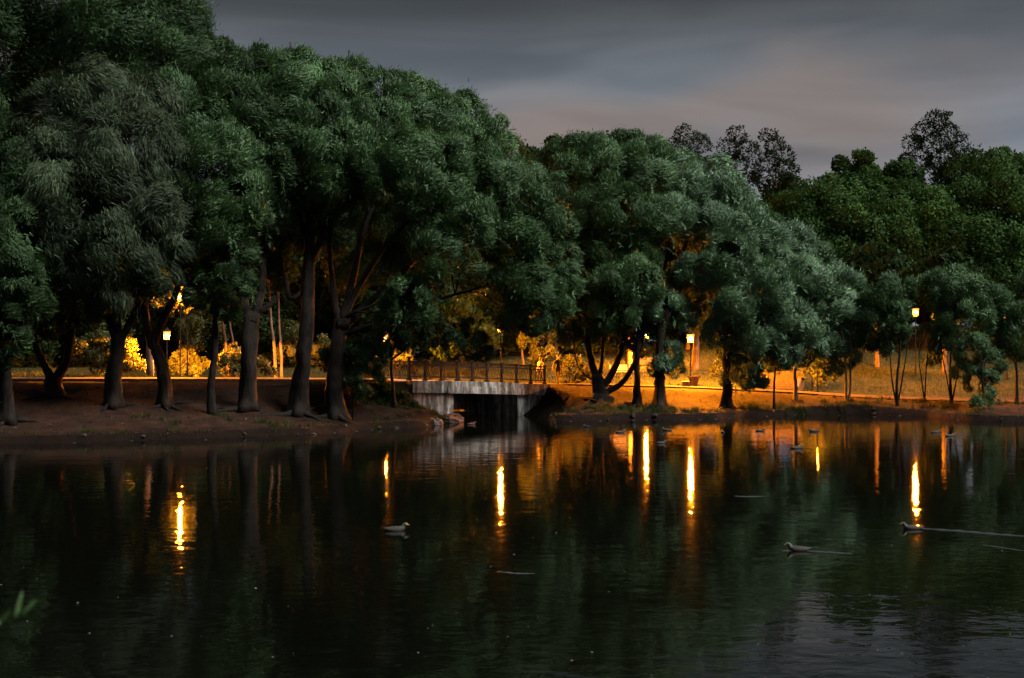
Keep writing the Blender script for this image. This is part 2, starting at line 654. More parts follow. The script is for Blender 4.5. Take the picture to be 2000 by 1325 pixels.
def wob(x, y):
    return (np.sin(x * 0.71 + y * 0.33) + np.sin(x * 0.37 - y * 0.92 + 1.3) + 0.6 * np.sin(x * 1.9 + 0.7) * np.sin(y * 1.6) + 0.5 * np.sin(x * 3.1 + y * 2.3)) / 3.1


def ground_z(P):
    P = np.asarray(P, float).reshape(-1, 2)
    x, y = P[:, 0], P[:, 1]
    d = shore_sd(P)
    left = smooth((2.0 - x) / 10.0)
    east = smooth((x - 9) / 12.0)
    zt = 2.25 * left + (1 - left) * (1.42 * (1 - east) + 0.72 * east)
    dw = 12.5 * left + 8.0 * (1 - left)
    z = 0.30 + (zt - 0.30) * smooth(np.clip((d - 0.4) / dw, 0, 1)) ** 0.8
    back = np.maximum(0, y - 84)
    z = z + (1 - left) * back * (0.045 + 0.075 * east) * np.exp(-np.maximum(0, y - 125) / 40) - left * 0.012 * np.clip(y - 74, 0, 40)
    z = np.minimum(z, 5.5)
    z = z + (0.09 * wob(x, y) + 0.05 * wob(x * 3.3 + 5, y * 3.1)) * np.clip(d / 2, 0, 1)
    pd, pz = path_info(P)
    z = pz - 0.03 + (z - pz + 0.03) * smooth((pd - 0.2) / 4.2)
    edge = -1.0 + 1.3 * smooth((d + 0.35) / 0.75) + 0.02
    z = np.where(d < 6, np.minimum(z, edge + 1.1 * np.maximum(0, d - 0.3)), z)
    sb = (P - BA) @ BU                  # the bridge's pond face stands clear of the earth
    nb = (P - BA) @ BN
    cl = np.where(sb < 0, np.minimum(1.3, 0.95 - 0.35 * sb), np.where(sb < BL / 2, 0.95 * (1 - sb / S0) - 0.06, 1.3 * (sb - S1 - 0.4) / (BL - S1)))
    cl = cl + np.where(sb < BL / 2, 0.26, 0.12) * np.minimum(0, nb)
    inside = (nb > 0.25) & (nb < BW - 0.25) & ((sb < -0.1) | (sb > BL + 0.1))
    m = (nb > -3.5) & (nb < BW + 4) & (sb > -4) & (sb < BL - 0.2) & ~inside
    z = np.where(m, np.minimum(z, np.maximum(cl, -0.9)), z)
    near = y < 30                       # the bank the camera stands on
    zn = np.minimum(2.7, 0.3 + np.maximum(0, d) * 0.33)
    z = np.where(near & (d > 0), np.minimum(zn, edge + np.maximum(0, d - 0.3)), z)
    return z


def gz(x, y):
    return float(ground_z([(x, y)])[0])


def build_ground():
    xs = np.concatenate([np.linspace(-600, -48, 24)[:-1], np.arange(-48, 50, 0.42), np.linspace(50, 600, 24)])
    ys = np.concatenate([np.linspace(-200, 4, 14)[:-1], np.arange(4, 50, 1.4), np.arange(50, 92, 0.36), np.arange(92, 130, 1.0), np.linspace(131, 900, 24)])
    X, Y = np.meshgrid(xs, ys)
    P = np.stack([X.ravel(), Y.ravel()], 1)
    z = ground_z(P)
    d = shore_sd(P)
    pd, _ = path_info(P)
    nx, ny = len(xs), len(ys)
    me = bpy.data.meshes.new('ground')
    V = np.column_stack([P, z])
    idx = np.arange(nx * ny).reshape(ny, nx)
    F = np.stack([idx[:-1, :-1], idx[:-1, 1:], idx[1:, 1:], idx[1:, :-1]], -1).reshape(-1, 4)
    me.from_pydata(V.tolist(), [], F.tolist())
    x, y = P[:, 0], P[:, 1]
    behind = np.where(x < 0, smooth((y - 70.5) / 2.0), smooth((y - 83) / 1.5))
    lawn = np.where(pd < 0.2, 0.0, behind) * 0.9
    # green fringe on the shore by the abutments and on the far right slope
    fr = np.exp(-((x + 6.2) / 2.2) ** 2 - ((y - 67.8) / 1.8) ** 2) * 0.8 + np.exp(-((x - 6.5) / 3.4) ** 2 - ((y - 72.2) / 1.0) ** 2) * 0.7
    fr += np.exp(-((x - 15) / 2.5) ** 2 - ((y - 76) / 0.9) ** 2) * 0.7 + np.exp(-((x - 22) / 3.0) ** 2 - ((y - 76.2) / 0.8) ** 2) * 0.6
    lawn = np.maximum(lawn, fr)
    lawn = np.where(y < 30, 0.8, lawn)
    wt = me.attributes.new('wet_dim', 'FLOAT', 'POINT')
    wt.data.foreach_set('value', (1 - smooth((d - 0.5) / 2.2)).astype(np.float32))
    a = me.attributes.new('lawn', 'FLOAT', 'POINT')
    a.data.foreach_set('value', lawn.astype(np.float32))
    me.materials.append(M['ground'])
    me.polygons.foreach_set('use_smooth', [True] * len(me.polygons))
    o = link('ground', me)
    tag(o, 'brown earth bank rising to lit lawn around the pond', 'ground', kind='structure')
    wm = MB().add([(-620, -210, 0), (620, -210, 0), (620, 140, 0), (-620, 140, 0)], [(0, 1, 2, 3)]).build('water', M['water'])
    tag(wm, 'dark still pond water with long lamp reflections', 'water', kind='structure')


build_ground()


def strip_path(name, PP, w, mat, label, kerbs):
    t = np.gradient(PP[:, :2], axis=0)
    t /= np.linalg.norm(t, axis=1, keepdims=True)
    nrm = np.stack([t[:, 1], -t[:, 0]], 1)             # towards the pond
    cs = np.linspace(-w / 2, w / 2, 7)
    V = np.array([[(*(p[:2] + n * c), p[2] + 0.035 - 0.03 * (c / w * 2) ** 2 * 0.4) for c in cs] for p, n in zip(PP, nrm)])
    k = len(cs)
    F = []
    for i in range(len(PP) - 1):
        for j in range(k - 1):
            F.append((i * k + j, i * k + j + 1, (i + 1) * k + j + 1, (i + 1) * k + j))
    o = MB().add(V.reshape(-1, 3), F).build(name, mat)
    me = o.data
    if me.polygons[0].normal.z < 0:
        me.flip_normals()
    tag(o, label, 'path', kind='structure')
    for (side, lo, hi, h, drop, nm, lab) in kerbs:
        m = MB()
        pts = [(p[:2] + n * (side * w / 2), p[:2] + n * (side * (w / 2 + 0.22)), p[2]) for p, n in zip(PP, nrm)][lo:hi]
        for (a0, a1, za), (b0, b1, zb) in zip(pts[:-1], pts[1:]):
            bot = [(*a0, za - drop), (*a1, za - drop), (*b1, zb - drop), (*b0, zb - drop)]
            top = [(*a0, za + h), (*a1, za + h), (*b1, zb + h), (*b0, zb + h)]
            m.hexa(bot, top)
        ko = m.build(nm, M['stone'])
        tag(ko, lab, 'kerb', kind='structure')


strip_path('path', PL, PW_L, M['path'], 'grey path along the left bank leading to the bridge',
           [(1, 4, -2, 0.07, 0.6, 'kerb', 'dark kerb edging the left bank path above the willows')])
strip_path('path', PR, PW_R, M['sand'], 'sandy path running right from the bridge along the shore',
           [(1, 3, 27, 0.06, 0.6, 'kerb', 'dark low kerb below the lamplit path right of the bridge')])


# ------------------------------------------------------------------ bridge
def face_pt(s, n, z):
    p = BA + BU * s + BN * n
    return (p[0], p[1], z)


def deck_z(s):
    return DECK0 + (DECK1 - DECK0) * s / BL + 0.05 * math.sin(math.pi * min(1, max(0, s / BL)))


def build_bridge():
    c = BA + BU * BL / 2 + BN * BW / 2
    root = empty('bridge', (c[0], c[1], 0), 'small stained concrete bridge with a dark square opening over the water', 'bridge')
    # slab with a thicker fascia on both sides, arched a little
    N = 14

    def prism(name, s0, s1, n0, n1, ztop, zbot, n=N, mat='concrete'):
        m = MB()
        ss = np.linspace(s0, s1, n + 1)
        V, F = [], []
        for s in ss:
            V += [face_pt(s, n0, zbot(s)), face_pt(s, n1, zbot(s)), face_pt(s, n1, ztop(s)), face_pt(s, n0, ztop(s))]
        for i in range(n):
            a, b = i * 4, i * 4 + 4
            for j in range(4):
                k = (j + 1) % 4
                F.append((a + j, b + j, b + k, a + k))
        F += [(0, 1, 2, 3), (n * 4 + 3, n * 4 + 2, n * 4 + 1, n * 4)]
        m.add(V, F)
        return m.build(name, M[mat], root)

    thick = 0.63
    prism('fascia', -0.05, BL + 0.05, 0.0, 0.32, deck_z, lambda s: deck_z(s) - thick - 0.05 * math.sin(math.pi * s / BL) * 0)
    prism('fascia', -0.05, BL + 0.05, BW - 0.32, BW, deck_z, lambda s: deck_z(s) - thick)
    prism('light_block_beam', S0 + 0.003, S1 - 0.003, BW - 0.60, BW - 0.33, lambda s: deck_z(s) - 0.46, lambda s: 0.18, 3)  # added beam, blocks lamplight from behind so the opening stays dark
    prism('deck_slab', -0.05, BL + 0.05, 0.323, BW - 0.323, lambda s: deck_z(s) - 0.03, lambda s: deck_z(s) - 0.45)
    # raised ledge course along the lower half of the pond fascia, over the opening
    prism('ledge', 0.235 * BL, 0.80 * BL, -0.055, -0.002, lambda s: deck_z(s) - 0.30, lambda s: deck_z(s) - thick - 0.03, 6)
    under = lambda s: deck_z(s) - thick - 0.003
    for a, b in ((0.10, S0), (S1, BL - 0.05)):
        prism('abutment', a, b, 0.14, BW - 0.14, under, lambda s: -1.2, 4)
    # floor sill of the opening
    prism('sill', S0 + 0.003, S1 - 0.003, 3.9, 4.4, lambda s: 0.10, lambda s: -0.6, 2)
    # stub of the wing wall at the left end, set back
    m = MB()
    m.hexa([face_pt(-1.5, 0.5, 0.3), face_pt(0.06, 0.2, 0.3), face_pt(0.06, 0.55, 0.3), face_pt(-1.5, 0.85, 0.3)],
           [face_pt(-1.5, 0.5, 2.02), face_pt(0.06, 0.2, 1.5), face_pt(0.06, 0.55, 1.5), face_pt(-1.5, 0.85, 2.02)])
    m.build('wing_wall', M['concrete'], root)


build_bridge()


def railing(n_off, s_from, count, pitch, label, tall_first):
    H = 1.02
    a = BA + BU * s_from + BN * n_off
    root = empty('railing', (a[0], a[1], deck_z(s_from)), label, 'railing', 'iron railings of the bridge')
    pm = MB().box((-0.05, -0.05, 0), (0.05, 0.05, H + 0.03)).box((-0.085, -0.085, H + 0.031), (0.085, 0.085, H + 0.085)).box((-0.09, -0.09, 0.001), (0.09, 0.09, 0.10))
    base_post = None
    w = pitch - 0.13
    pn = MB()
    for z, h in ((0.17, 0.04), (0.80, 0.035), (H - 0.045, 0.05)):
        pn.box((0, -0.03, z - 0.008), (w, 0.03, z + h + 0.008))
    k = 8
    for i in range(k):
        xc = w * (i + 0.5) / k
        t = np.linspace(0, 1, 9)
        amp = 0.052 * (1 if i % 2 else -1) if False else 0.055
        x = xc + amp * np.sin(t * 2 * math.pi)
        pn.tube(np.stack([x, 0 * t, 0.205 + t * 0.60], 1), 0.023, 4, caps=False)
    for i in range(6):
        xc = w * (i + 0.5) / 6
        th = np.linspace(0, 2 * math.pi, 10, endpoint=False)
        pn.tube(np.stack([xc + 0.062 * np.cos(th), 0 * th, 0.905 + 0.062 * np.sin(th)], 1), 0.02, 4, closed=True)
    ang = math.atan2(BU[1], BU[0])
    panel0 = None
    for i in range(count + 1):
        s = s_from + pitch * i
        zz = deck_z(s) - deck_z(s_from)
        off = BU * pitch * i
        if base_post is None:
            o = base_post = pm.build('post', M['iron'])
            o.parent = root
        else:
            o = base_post.copy()
            COL.objects.link(o)
        o.location = (off[0], off[1], zz)
        o.rotation_euler = (0, 0, ang)
        o.scale = (1.2, 1.2, 1.12) if (i == 0 and tall_first) else (1, 1, 1)
        if i < count:
            if panel0 is None:
                q = panel0 = pn.build('panel', M['iron'])
                q.parent = root
            else:
                q = panel0.copy()
                COL.objects.link(q)
            po = BU * (pitch * i + 0.065)
            q.location = (po[0], po[1], zz - 0.005)
            slope = math.atan2(deck_z(s + pitch) - deck_z(s), pitch)
            q.rotation_euler = (0, -slope, ang)
    return root


railing(0.16, -0.02 * BL, 9, 0.1108 * BL, 'black iron railing along the near, pond side of the bridge', True)
railing(BW - 0.16, -0.02 * BL, 9, 0.1108 * BL, 'black iron railing along the far side of the bridge', True)


def boulder(cx, cy, z0, sx, sy, sz, label, seed, rot=0.0):
    rr = np.random.default_rng(seed)
    V, F = [], []
    rings, sides = 7, 11
    ph = rr.uniform(0, 6, 8)
    for i in range(rings):
        th = math.pi * (i + 0.5) / rings
        for s in range(sides):
            a = 2 * math.pi * s / sides
            k = 1 + 0.16 * math.sin(2 * a + ph[0]) + 0.12 * math.sin(3 * a + ph[1] + th * 2) + 0.10 * math.sin(3 * th + ph[2]) + rr.normal(0, 0.05)
            x, y, z = sx * math.sin(th) * math.cos(a) * k, sy * math.sin(th) * math.sin(a) * k, sz * math.cos(th) * k
            V.append((cx + x * math.cos(rot) - y * math.sin(rot), cy + x * math.sin(rot) + y * math.cos(rot), z0 + z))
    for i in range(rings - 1):
        for s in range(sides):
            s2 = (s + 1) % sides
            F.append((i * sides + s, (i + 1) * sides + s, (i + 1) * sides + s2, i * sides + s2))
    F += [tuple(range(sides)), tuple(reversed([(rings - 1) * sides + s for s in range(sides)]))]
    o = MB().add(V, F).build('boulder', M['rock'], origin=(cx, cy, 0))
    tag(o, label, 'rock', 'boulders at the foot of the bridge')


p = at(850, 830, 66.6)
boulder(p[0], p[1], 0.02, 0.42, 0.45, 0.30, 'rounded pink boulder at the waterline left of the bridge opening', 3)
p = at(880, 822, 68.6)
boulder(p[0], p[1], 0.08, 0.62, 0.8, 0.32, 'long tilted pink slab of rock against the left bridge abutment', 4, -0.4)
p = at(830, 824, 67.4)
boulder(p[0], p[1], 0.1, 0.3, 0.3, 0.25, 'small half buried rock in the grass left of the bridge', 6)


# ------------------------------------------------------------------ trees
DENS = 1.0
LEAVES = [0]


def crown_leaves(lobes, st, Dref):
    """lobes: (n,4) centre and radius. Returns leaf quads and tints."""
    C = np.array([l[:3] for l in lobes])
    Rr = np.array([l[3] for l in lobes])
    allV, allT = [], []
    lobe_tint = rng.normal(0, 0.08, len(C))
    for i in range(len(C)):
        r = Rr[i]
        nsub = int(st.get('nsub', 13) * max(0.55, min(1.7, (r / 1.6) ** 0.8)))
        u = rand_dirs(nsub * 3)
        u = u[u[:, 2] > st.get('low', -0.8)][:nsub]
        # spread them a little
        for _ in range(3):
            dd = u[:, None, :] - u[None, :, :]
            q = (dd ** 2).sum(-1) + np.eye(len(u))
            u = unit(u + 0.05 * (dd / q[..., None]).sum(1) / 2)
        sr = r * rng.uniform(0.32, 0.50, len(u))
        sc = C[i] + u * (r * rng.uniform(0.54, 0.78, len(u)))[:, None] * np.array([1, 1, st.get('sq', 0.95)])
        n = int(st['dens'] * DENS * r * r)
        w = sr ** 2
        k = rng.choice(len(u), n, p=w / w.sum())
        v = rand_dirs(n)
        flip = (v * u[k]).sum(1) < -0.35
        v[flip] *= -1
        t = rng.uniform(0.5, 1.0, n) ** 0.5 * rng.uniform(0.85, 1.12, n)
        t = np.where(rng.random(n) < 0.07, t * rng.uniform(1.1, 1.55, n), t)     # loose sprigs past the tuft
        P = sc[k] + v * (sr[k] * t)[:, None]
        # drop leaves buried in the other lobes
        keep = np.ones(n, bool)
        for j in range(len(C)):
            if j != i and np.linalg.norm(C[j] - C[i]) < Rr[j] + r:
                keep &= ((P - C[j]) ** 2).sum(1) > (0.62 * Rr[j]) ** 2
        # fewer on the far side of the crown
        far = (P[:, 1] - C[i, 1]) > 0.35 * r
        keep &= ~far | (rng.random(n) < 0.4)
        P, kk, v = P[keep], k[keep], v[keep]
        n = len(P)
        out = unit(v * 0.55 + u[kk] * 0.5 + unit(P - C[i]) * 0.45)
        # blades lie along the shoots of their tuft: each tuft has its own sweep over the crown's surface
        sweep = unit(rng.normal(0, 0.45, u.shape) + u * 0.3 + np.array(st.get('sweep', (0.45, -0.1, 0.55))))[kk]
        sweep = sweep - out * (sweep * out).sum(1, keepdims=True)
        Dv = unit(unit(sweep) + out * st.get('stand', 0.45) + rng.normal(0, st.get('jit', 0.46), (n, 3)) + np.array([0, 0, -st.get('droop', 0.0)]))
        Nv = unit(out + np.array([0, 0, 0.25]) + rng.normal(0, 0.38, (n, 3)))
        Lv = rng.uniform(0.7, 1.3, n) * st['L']
        Wv = rng.uniform(0.75, 1.25, n) * st['W']
        allV.append(leaf_quads(P, Dv, Nv, Lv, Wv, st.get('mid', 0)))
        tn = np.clip(rng.normal(0.42, 0.2, n) + rng.normal(0, 0.14, len(u))[kk] + lobe_tint[i], 0, 1)
        allT.append(tn)
        if st.get('mid', 0) == 0:       # sprays hanging and sticking out of the lobe
            ns, nl = int(8 * r), 13
            w = unit(rand_dirs(ns) * np.array([1, 1, 0.7]) + np.array([0, 0, -0.25]))
            o0 = C[i] + w * r * rng.uniform(0.75, 1.02, ns)[:, None]
            ln = rng.uniform(0.25, 0.95, ns) * min(1.0, r / 1.4)
            sdir = unit(w * 0.8 + np.array([0, 0, -0.55]) + rng.normal(0, 0.3, (ns, 3)))
            tt = np.linspace(0, 1, nl)
            Pp = o0[:, None, :] + sdir[:, None, :] * (ln[:, None] * tt)[..., None] + np.array([0, 0, -0.35]) * ((ln[:, None] * tt) ** 2)[..., None]
            Pp = Pp.reshape(-1, 3) + rng.normal(0, 0.03, (ns * nl, 3))
            Dp = unit(np.repeat(sdir, nl, 0) * 0.7 + rng.normal(0, 0.5, (ns * nl, 3)) + np.array([0, 0, -0.3]))
            Np = unit(np.repeat(w, nl, 0) + np.array([0, 0, 0.4]) + rng.normal(0, 0.4, (ns * nl, 3)))
            allV.append(leaf_quads(Pp, Dp, Np, rng.uniform(0.6, 1.2, ns * nl) * st['L'], rng.uniform(0.7, 1.2, ns * nl) * st['W'], 0))
            allT.append(np.clip(rng.normal(0.45, 0.2, ns * nl) + lobe_tint[i], 0, 1))
    V = np.concatenate(allV)
    LEAVES[0] += len(V)
    return V, np.concatenate(allT), C, Rr


ST = {
    'willow': dict(grow=1.25, L=0.25, W=0.056, dens=4700, mat='willow'),
    'willow_dark': dict(grow=1.25, L=0.28, W=0.066, dens=3300, mat='willow_dark'),
    'willow_grey': dict(grow=1.2, L=0.30, W=0.046, dens=4600, mat='willow_grey', droop=0.55, sweep=(0.1, 0, -0.5), jit=0.45),
    'willow_silver': dict(grow=1.25, L=0.25, W=0.058, dens=4400, mat='willow_silver'),
    'willow_low': dict(L=0.27, W=0.056, dens=4300, mat='willow_dark', low=-0.9, droop=0.2),
    'maple': dict(grow=1.2, L=0.26, W=0.18, dens=1150, mat='maple', jit=0.5, mid=0.5, nsub=20),
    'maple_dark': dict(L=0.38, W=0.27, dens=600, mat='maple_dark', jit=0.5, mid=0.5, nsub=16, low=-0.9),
    'birch': dict(grow=0.98, L=0.21, W=0.13, dens=620, mat='birch_leaf', jit=0.6, droop=0.6, mid=0.5, nsub=22, low=-0.9),
    'bush': dict(L=0.20, W=0.12, dens=1700, mat='bush', jit=0.6, mid=0.5, low=-0.5),
}


def tree(name, label, cat, px, D, stems, lobes, style, bark='bark', r0=0.3, group=None, flare=0.7, sides=20, limbs=True, ds=0.0):
    """stems: list of pixel polylines (px, py[, depth shift]) from the ground up, each with its start and end radius"""
    D += ds
    lobes = [(q[0], q[1], q[2] + ds, q[3]) for q in lobes]
    X = (px - 1000) / FPX * D
    z0 = gz(X, D)
    base = np.array([X, D, z0 - 0.12])
    root = empty(name, (X, D, z0), label, cat, group)
    tm = MB()
    ends = []
    for k, (pts, ra, rb) in enumerate(stems):
        pp = []
        for j, q in enumerate(pts):
            if q is None:
                pp.append(base)
            else:
                # limbs lean back into the crown as they climb
                back = max(0.0, (640 - q[1]) / FPX * D) * 0.6 + (q[2] if len(q) > 2 else 0.0)
                pp.append(at(q[0], q[1], D + min(back, 4.0)))
        c = catmull(pp, 5)
        c[1:-1] += rng.normal(0, ra * 0.05, c[1:-1].shape)
        t = np.linspace(0, 1, len(c))
        rad = (ra + (rb - ra) * t ** 0.85) * 0.82
        tm.tube(c, rad, sides, flare=flare if pts[0] is None else 0.0, rough=0.055, seed=k + int(px))
        ends.append((c, rad))
    if flare >= 0.7 and D < 80:
        for k in range(4):
            a = rng.uniform(0, 6.28)
            ln = rng.uniform(0.8, 1.7) * (stems[0][1] / 0.4)
            tt = np.linspace(0.15, 1, 6)
            rx = X + np.cos(a + 0.5 * tt * rng.normal()) * ln * tt
            ry = D + np.sin(a + 0.5 * tt * rng.normal()) * ln * tt
            rz = ground_z(np.stack([rx, ry], 1)) + np.linspace(0.10, -0.04, 6)
            tm.tube(np.stack([rx, ry, rz], 1), np.linspace(0.13, 0.025, 6) * (stems[0][1] / 0.4), 6, rough=0.05, seed=k)
    tm.build('trunk', M[bark], root, smooth=True)
    st = ST[style] if isinstance(style, str) else style
    L4 = []
    for q in lobes:
        w = at(q[0], q[1], q[2])
        L4.append((*w, q[3] / FPX * q[2] * st.get('grow', 1.0)))
    V, T, C, Rr = crown_leaves(L4, st, D)
    bm = MB()
    for i in range(len(C)):
        best = None
        for c, rad in ends:
            m = c[len(c) // 2:]
            dd = np.linalg.norm(m - C[i], axis=1) + np.maximum(0, m[:, 2] - C[i, 2] + 0.3) * 2
            j = int(np.argmin(dd))
            if best is None or dd[j] < best[0]:
                best = (dd[j], m[j], rad[len(c) // 2 + j])
        E, rE = best[1], best[2]
        vec = C[i] - E
        ln = np.linalg.norm(vec)
        if limbs and ln > 0.3:
            mid1 = E + vec * 0.33 + np.array([0, 0, 0.12 * ln]) * (1 if vec[2] > 0 else 0.6) + rng.normal(0, 0.05 * ln, 3)
            mid2 = E + vec * 0.68 + np.array([0, 0, 0.08 * ln]) + rng.normal(0, 0.05 * ln, 3)
            c = catmull([E, mid1, mid2, C[i]], 3)
            rs = min(rE * 0.75, 0.035 + 0.018 * ln)
            bm.tube(c, np.linspace(rs, 0.02, len(c)), 5, caps=False)
            u = rand_dirs(5)
            u[:, 2] = np.abs(u[:, 2]) * 0.8
            for w in u:
                tip = C[i] + w * Rr[i] * 0.8
                bm.tube([C[i] - vec * 0.12, C[i] + w * Rr[i] * 0.4 + rng.normal(0, 0.06, 3), tip], [0.022, 0.014, 0.006], 3, caps=False)
    if bm.k:
        tag(bm.build('branches', M[bark], root, smooth=True), kind='stuff')
    quads_mesh('crown', V, T, M[st['mat']], root, np.array([X, D, z0]))
    return root


LB = 'willows on the left bank'
RB = 'willows on the right bank'
# --- left bank, front row
tree('willow_tree', 'leaning willow at the left edge of the picture, nearest the water', 'tree', 14, 56.3,
     [([None, (10, 740), (2, 660), (-30, 560), (-60, 430)], 0.42, 0.15), ([(8, 720), (40, 640), (50, 540), (40, 440)], 0.24, 0.1)],
     [(-60, 420, 57.5, 105), (30, 470, 57, 85), (-40, 590, 56.5, 85), (25, 350, 58.5, 80), (55, 575, 56, 55), (-90, 260, 59.5, 110), (15, 655, 55.4, 42), (30, 545, 55, 45),
      (-25, 720, 55.4, 45), (0, 610, 55, 45)], 'willow_low', group=LB, ds=1.2)
tree('willow_tree', 'willow with a pale V-shaped fork low on its trunk, left bank', 'tree', 107, 61.5,
     [([None, (105, 745), (106, 730)], 0.50, 0.42), ([(104, 742), (84, 705), (66, 655), (55, 560)], 0.26, 0.14), ([(108, 742), (130, 700), (140, 640), (150, 540)], 0.30, 0.14)],
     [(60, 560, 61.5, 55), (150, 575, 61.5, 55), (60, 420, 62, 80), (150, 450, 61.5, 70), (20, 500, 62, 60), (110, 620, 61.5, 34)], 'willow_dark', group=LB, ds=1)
tree('willow_tree', 'grey-green feathery willow with drooping crown, trunk splitting into three limbs', 'tree', 222, 59.0,
     [([None, (222, 730), (228, 690), (230, 650)], 0.47, 0.36), ([(229, 670), (212, 620), (192, 560), (175, 480), (150, 400)], 0.24, 0.10),
      ([(230, 665), (226, 590), (222, 500), (230, 400), (225, 300)], 0.25, 0.10), ([(232, 668), (258, 620), (278, 575), (300, 500), (310, 400)], 0.23, 0.09)],
     [(200, 215, 59.5, 82), (112, 250, 59.5, 72), (280, 232, 60, 66), (230, 300, 58.3, 85), (120, 340, 58, 82), (312, 325, 59, 60), (62, 335, 59, 58), (200, 400, 57.6, 85),
      (300, 410, 58, 60), (110, 440, 57.6, 72), (330, 470, 58.5, 42), (240, 490, 57.6, 68), (150, 525, 57.6, 52), (305, 535, 58, 38), (230, 565, 57.8, 42), (60, 430, 58.5, 58),
      (90, 560, 58, 45), (195, 590, 58, 30)], 'willow_grey', group=LB, ds=2)
tree('willow_tree', 'V-shaped willow in front of the small glowing lamp on the left', 'tree', 322, 60.2,
     [([None, (320, 730), (308, 690), (297, 660)], 0.38, 0.30), ([(297, 672), (284, 620), (282, 570), (298, 480), (330, 380)], 0.24, 0.12),
      ([(299, 668), (322, 614), (348, 560), (358, 480), (380, 400)], 0.25, 0.12), ([(296, 555), (330, 548), (372, 556)], 0.10, 0.05)],
     [(380, 260, 61, 58), (430, 300, 60.5, 66), (480, 332, 61, 48), (400, 350, 60, 66), (460, 390, 60, 58), (420, 430, 60, 60), (378, 440, 60.5, 46), (492, 425, 61, 38), (350, 210, 62.5, 62),
      (345, 395, 61, 45)], 'willow', group=LB, ds=1.8)
tree('willow_tree', 'slim dark willow trunk right of the small glowing lamp, small crown', 'tree', 415, 59.6,
     [([None, (412, 745), (420, 690), (420, 620), (424, 540), (440, 450)], 0.24, 0.09)],
     [(430, 520, 59.4, 46), (462, 560, 59.4, 40), (400, 575, 59.4, 38), (470, 495, 60, 38), (382, 535, 60, 34), (440, 595, 59.4, 30)], 'willow_low', group=LB, flare=0.5, ds=1.9)
tree('willow_tree', 'tall dark willow with thick straight trunk, crown filling the top left', 'tree', 484, 61.3,
     [([None, (484, 730), (487, 670), (492, 610)], 0.50, 0.44), ([(490, 630), (470, 560), (440, 430), (400, 300), (320, 150), (200, 40)], 0.30, 0.12),
      ([(492, 630), (510, 560), (515, 430), (505, 300), (470, 180)], 0.28, 0.10), ([(494, 612), (520, 598), (545, 575)], 0.2, 0.1)],
     [(-60, 40, 67, 135), (45, 95, 66, 105), (140, 30, 67, 120), (60, -60, 69, 140), (240, 85, 65, 92), (250, -40, 68, 120), (325, 52, 66, 70), (330, 135, 64, 74), (395, 125, 65, 56),
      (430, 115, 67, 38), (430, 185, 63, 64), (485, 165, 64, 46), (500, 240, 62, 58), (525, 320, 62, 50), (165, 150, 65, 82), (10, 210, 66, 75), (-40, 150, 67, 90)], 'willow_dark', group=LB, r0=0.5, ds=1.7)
tree('willow_tree', 'heavy willow trunk leaning right with a stub limb, second left of the bridge', 'tree', 582, 60.6,
     [([None, (588, 740), (597, 660), (602, 560), (605, 440), (600, 330)], 0.56, 0.26), ([(600, 560), (572, 580), (560, 560), (545, 470), (545, 380)], 0.15, 0.08),
      ([(603, 520), (640, 430), (665, 330), (680, 250)], 0.24, 0.09), ([(603, 470), (575, 380), (570, 280)], 0.22, 0.09)],
     [(530, 142, 66, 42), (590, 145, 65, 44), (560, 190, 63, 60), (610, 240, 62, 64), (570, 290, 61.2, 55), (640, 172, 65, 50), (670, 212, 63.5, 55), (620, 310, 61.3, 50),
      (680, 290, 62, 55), (722, 250, 63, 50), (650, 350, 61.6, 42), (560, 370, 61.6, 40), (742, 300, 63, 42), (530, 400, 62, 44), (600, 400, 64, 46), (520, 470, 63, 40), (570, 440, 65, 44), (660, 400, 63.5, 42), (540, 530, 64, 32)], 'willow', group=LB, ds=2.9)
tree('willow_tree', 'broad spreading willow nearest the bridge on the left bank, limbs reaching right', 'tree', 654, 60.2,
     [([None, (654, 750), (660, 690), (668, 620)], 0.58, 0.42), ([(667, 640), (720, 590), (765, 548), (840, 480), (900, 400)], 0.26, 0.09),
      ([(668, 630), (690, 540), (712, 440), (760, 330), (800, 240)], 0.27, 0.09), ([(668, 630), (700, 560), (760, 470), (860, 370), (950, 300)], 0.22, 0.08),
      ([(667, 650), (760, 622, 1), (850, 585, 2.5), (950, 556, 3.5)], 0.18, 0.05), ([(664, 640), (650, 560), (645, 450), (680, 340)], 0.22, 0.08)],
     [(700, 168, 67, 42), (750, 184, 67, 46), (800, 205, 67, 46), (780, 245, 65.5, 55), (850, 205, 68, 42), (840, 255, 66, 55), (800, 310, 61, 55), (730, 350, 60.5, 40),
      (870, 315, 61.5, 50), (900, 240, 68, 46), (920, 295, 63, 50), (952, 275, 68, 45), (985, 315, 65, 45), (950, 345, 63, 50), (830, 370, 60.3, 46), (880, 390, 60.6, 42),
      (1010, 362, 64, 45), (970, 402, 63, 46), (1040, 405, 64, 45), (1072, 445, 64.3, 42), (1040, 465, 63, 45), (1090, 505, 64.3, 36), (1060, 535, 63.6, 42), (1080, 582, 64, 38),
      (922, 432, 60, 46), (888, 442, 60, 36), (855, 500, 59.6, 44), (1000, 470, 63, 46), (1030, 560, 62.6, 46), (990, 562, 63, 38), (1045, 620, 63.5, 34), (800, 585, 59, 40),
      (762, 602, 59.5, 32), (830, 560, 60, 28), (1000, 612, 63.5, 36), (1100, 545, 64.5, 30), (700, 430, 69, 64), (770, 400, 70, 64), (625, 430, 65, 58), (830, 470, 70, 56), (700, 520, 70, 50), (905, 520, 71, 50), (790, 520, 71, 46)], 'willow', group=LB, ds=3.8)
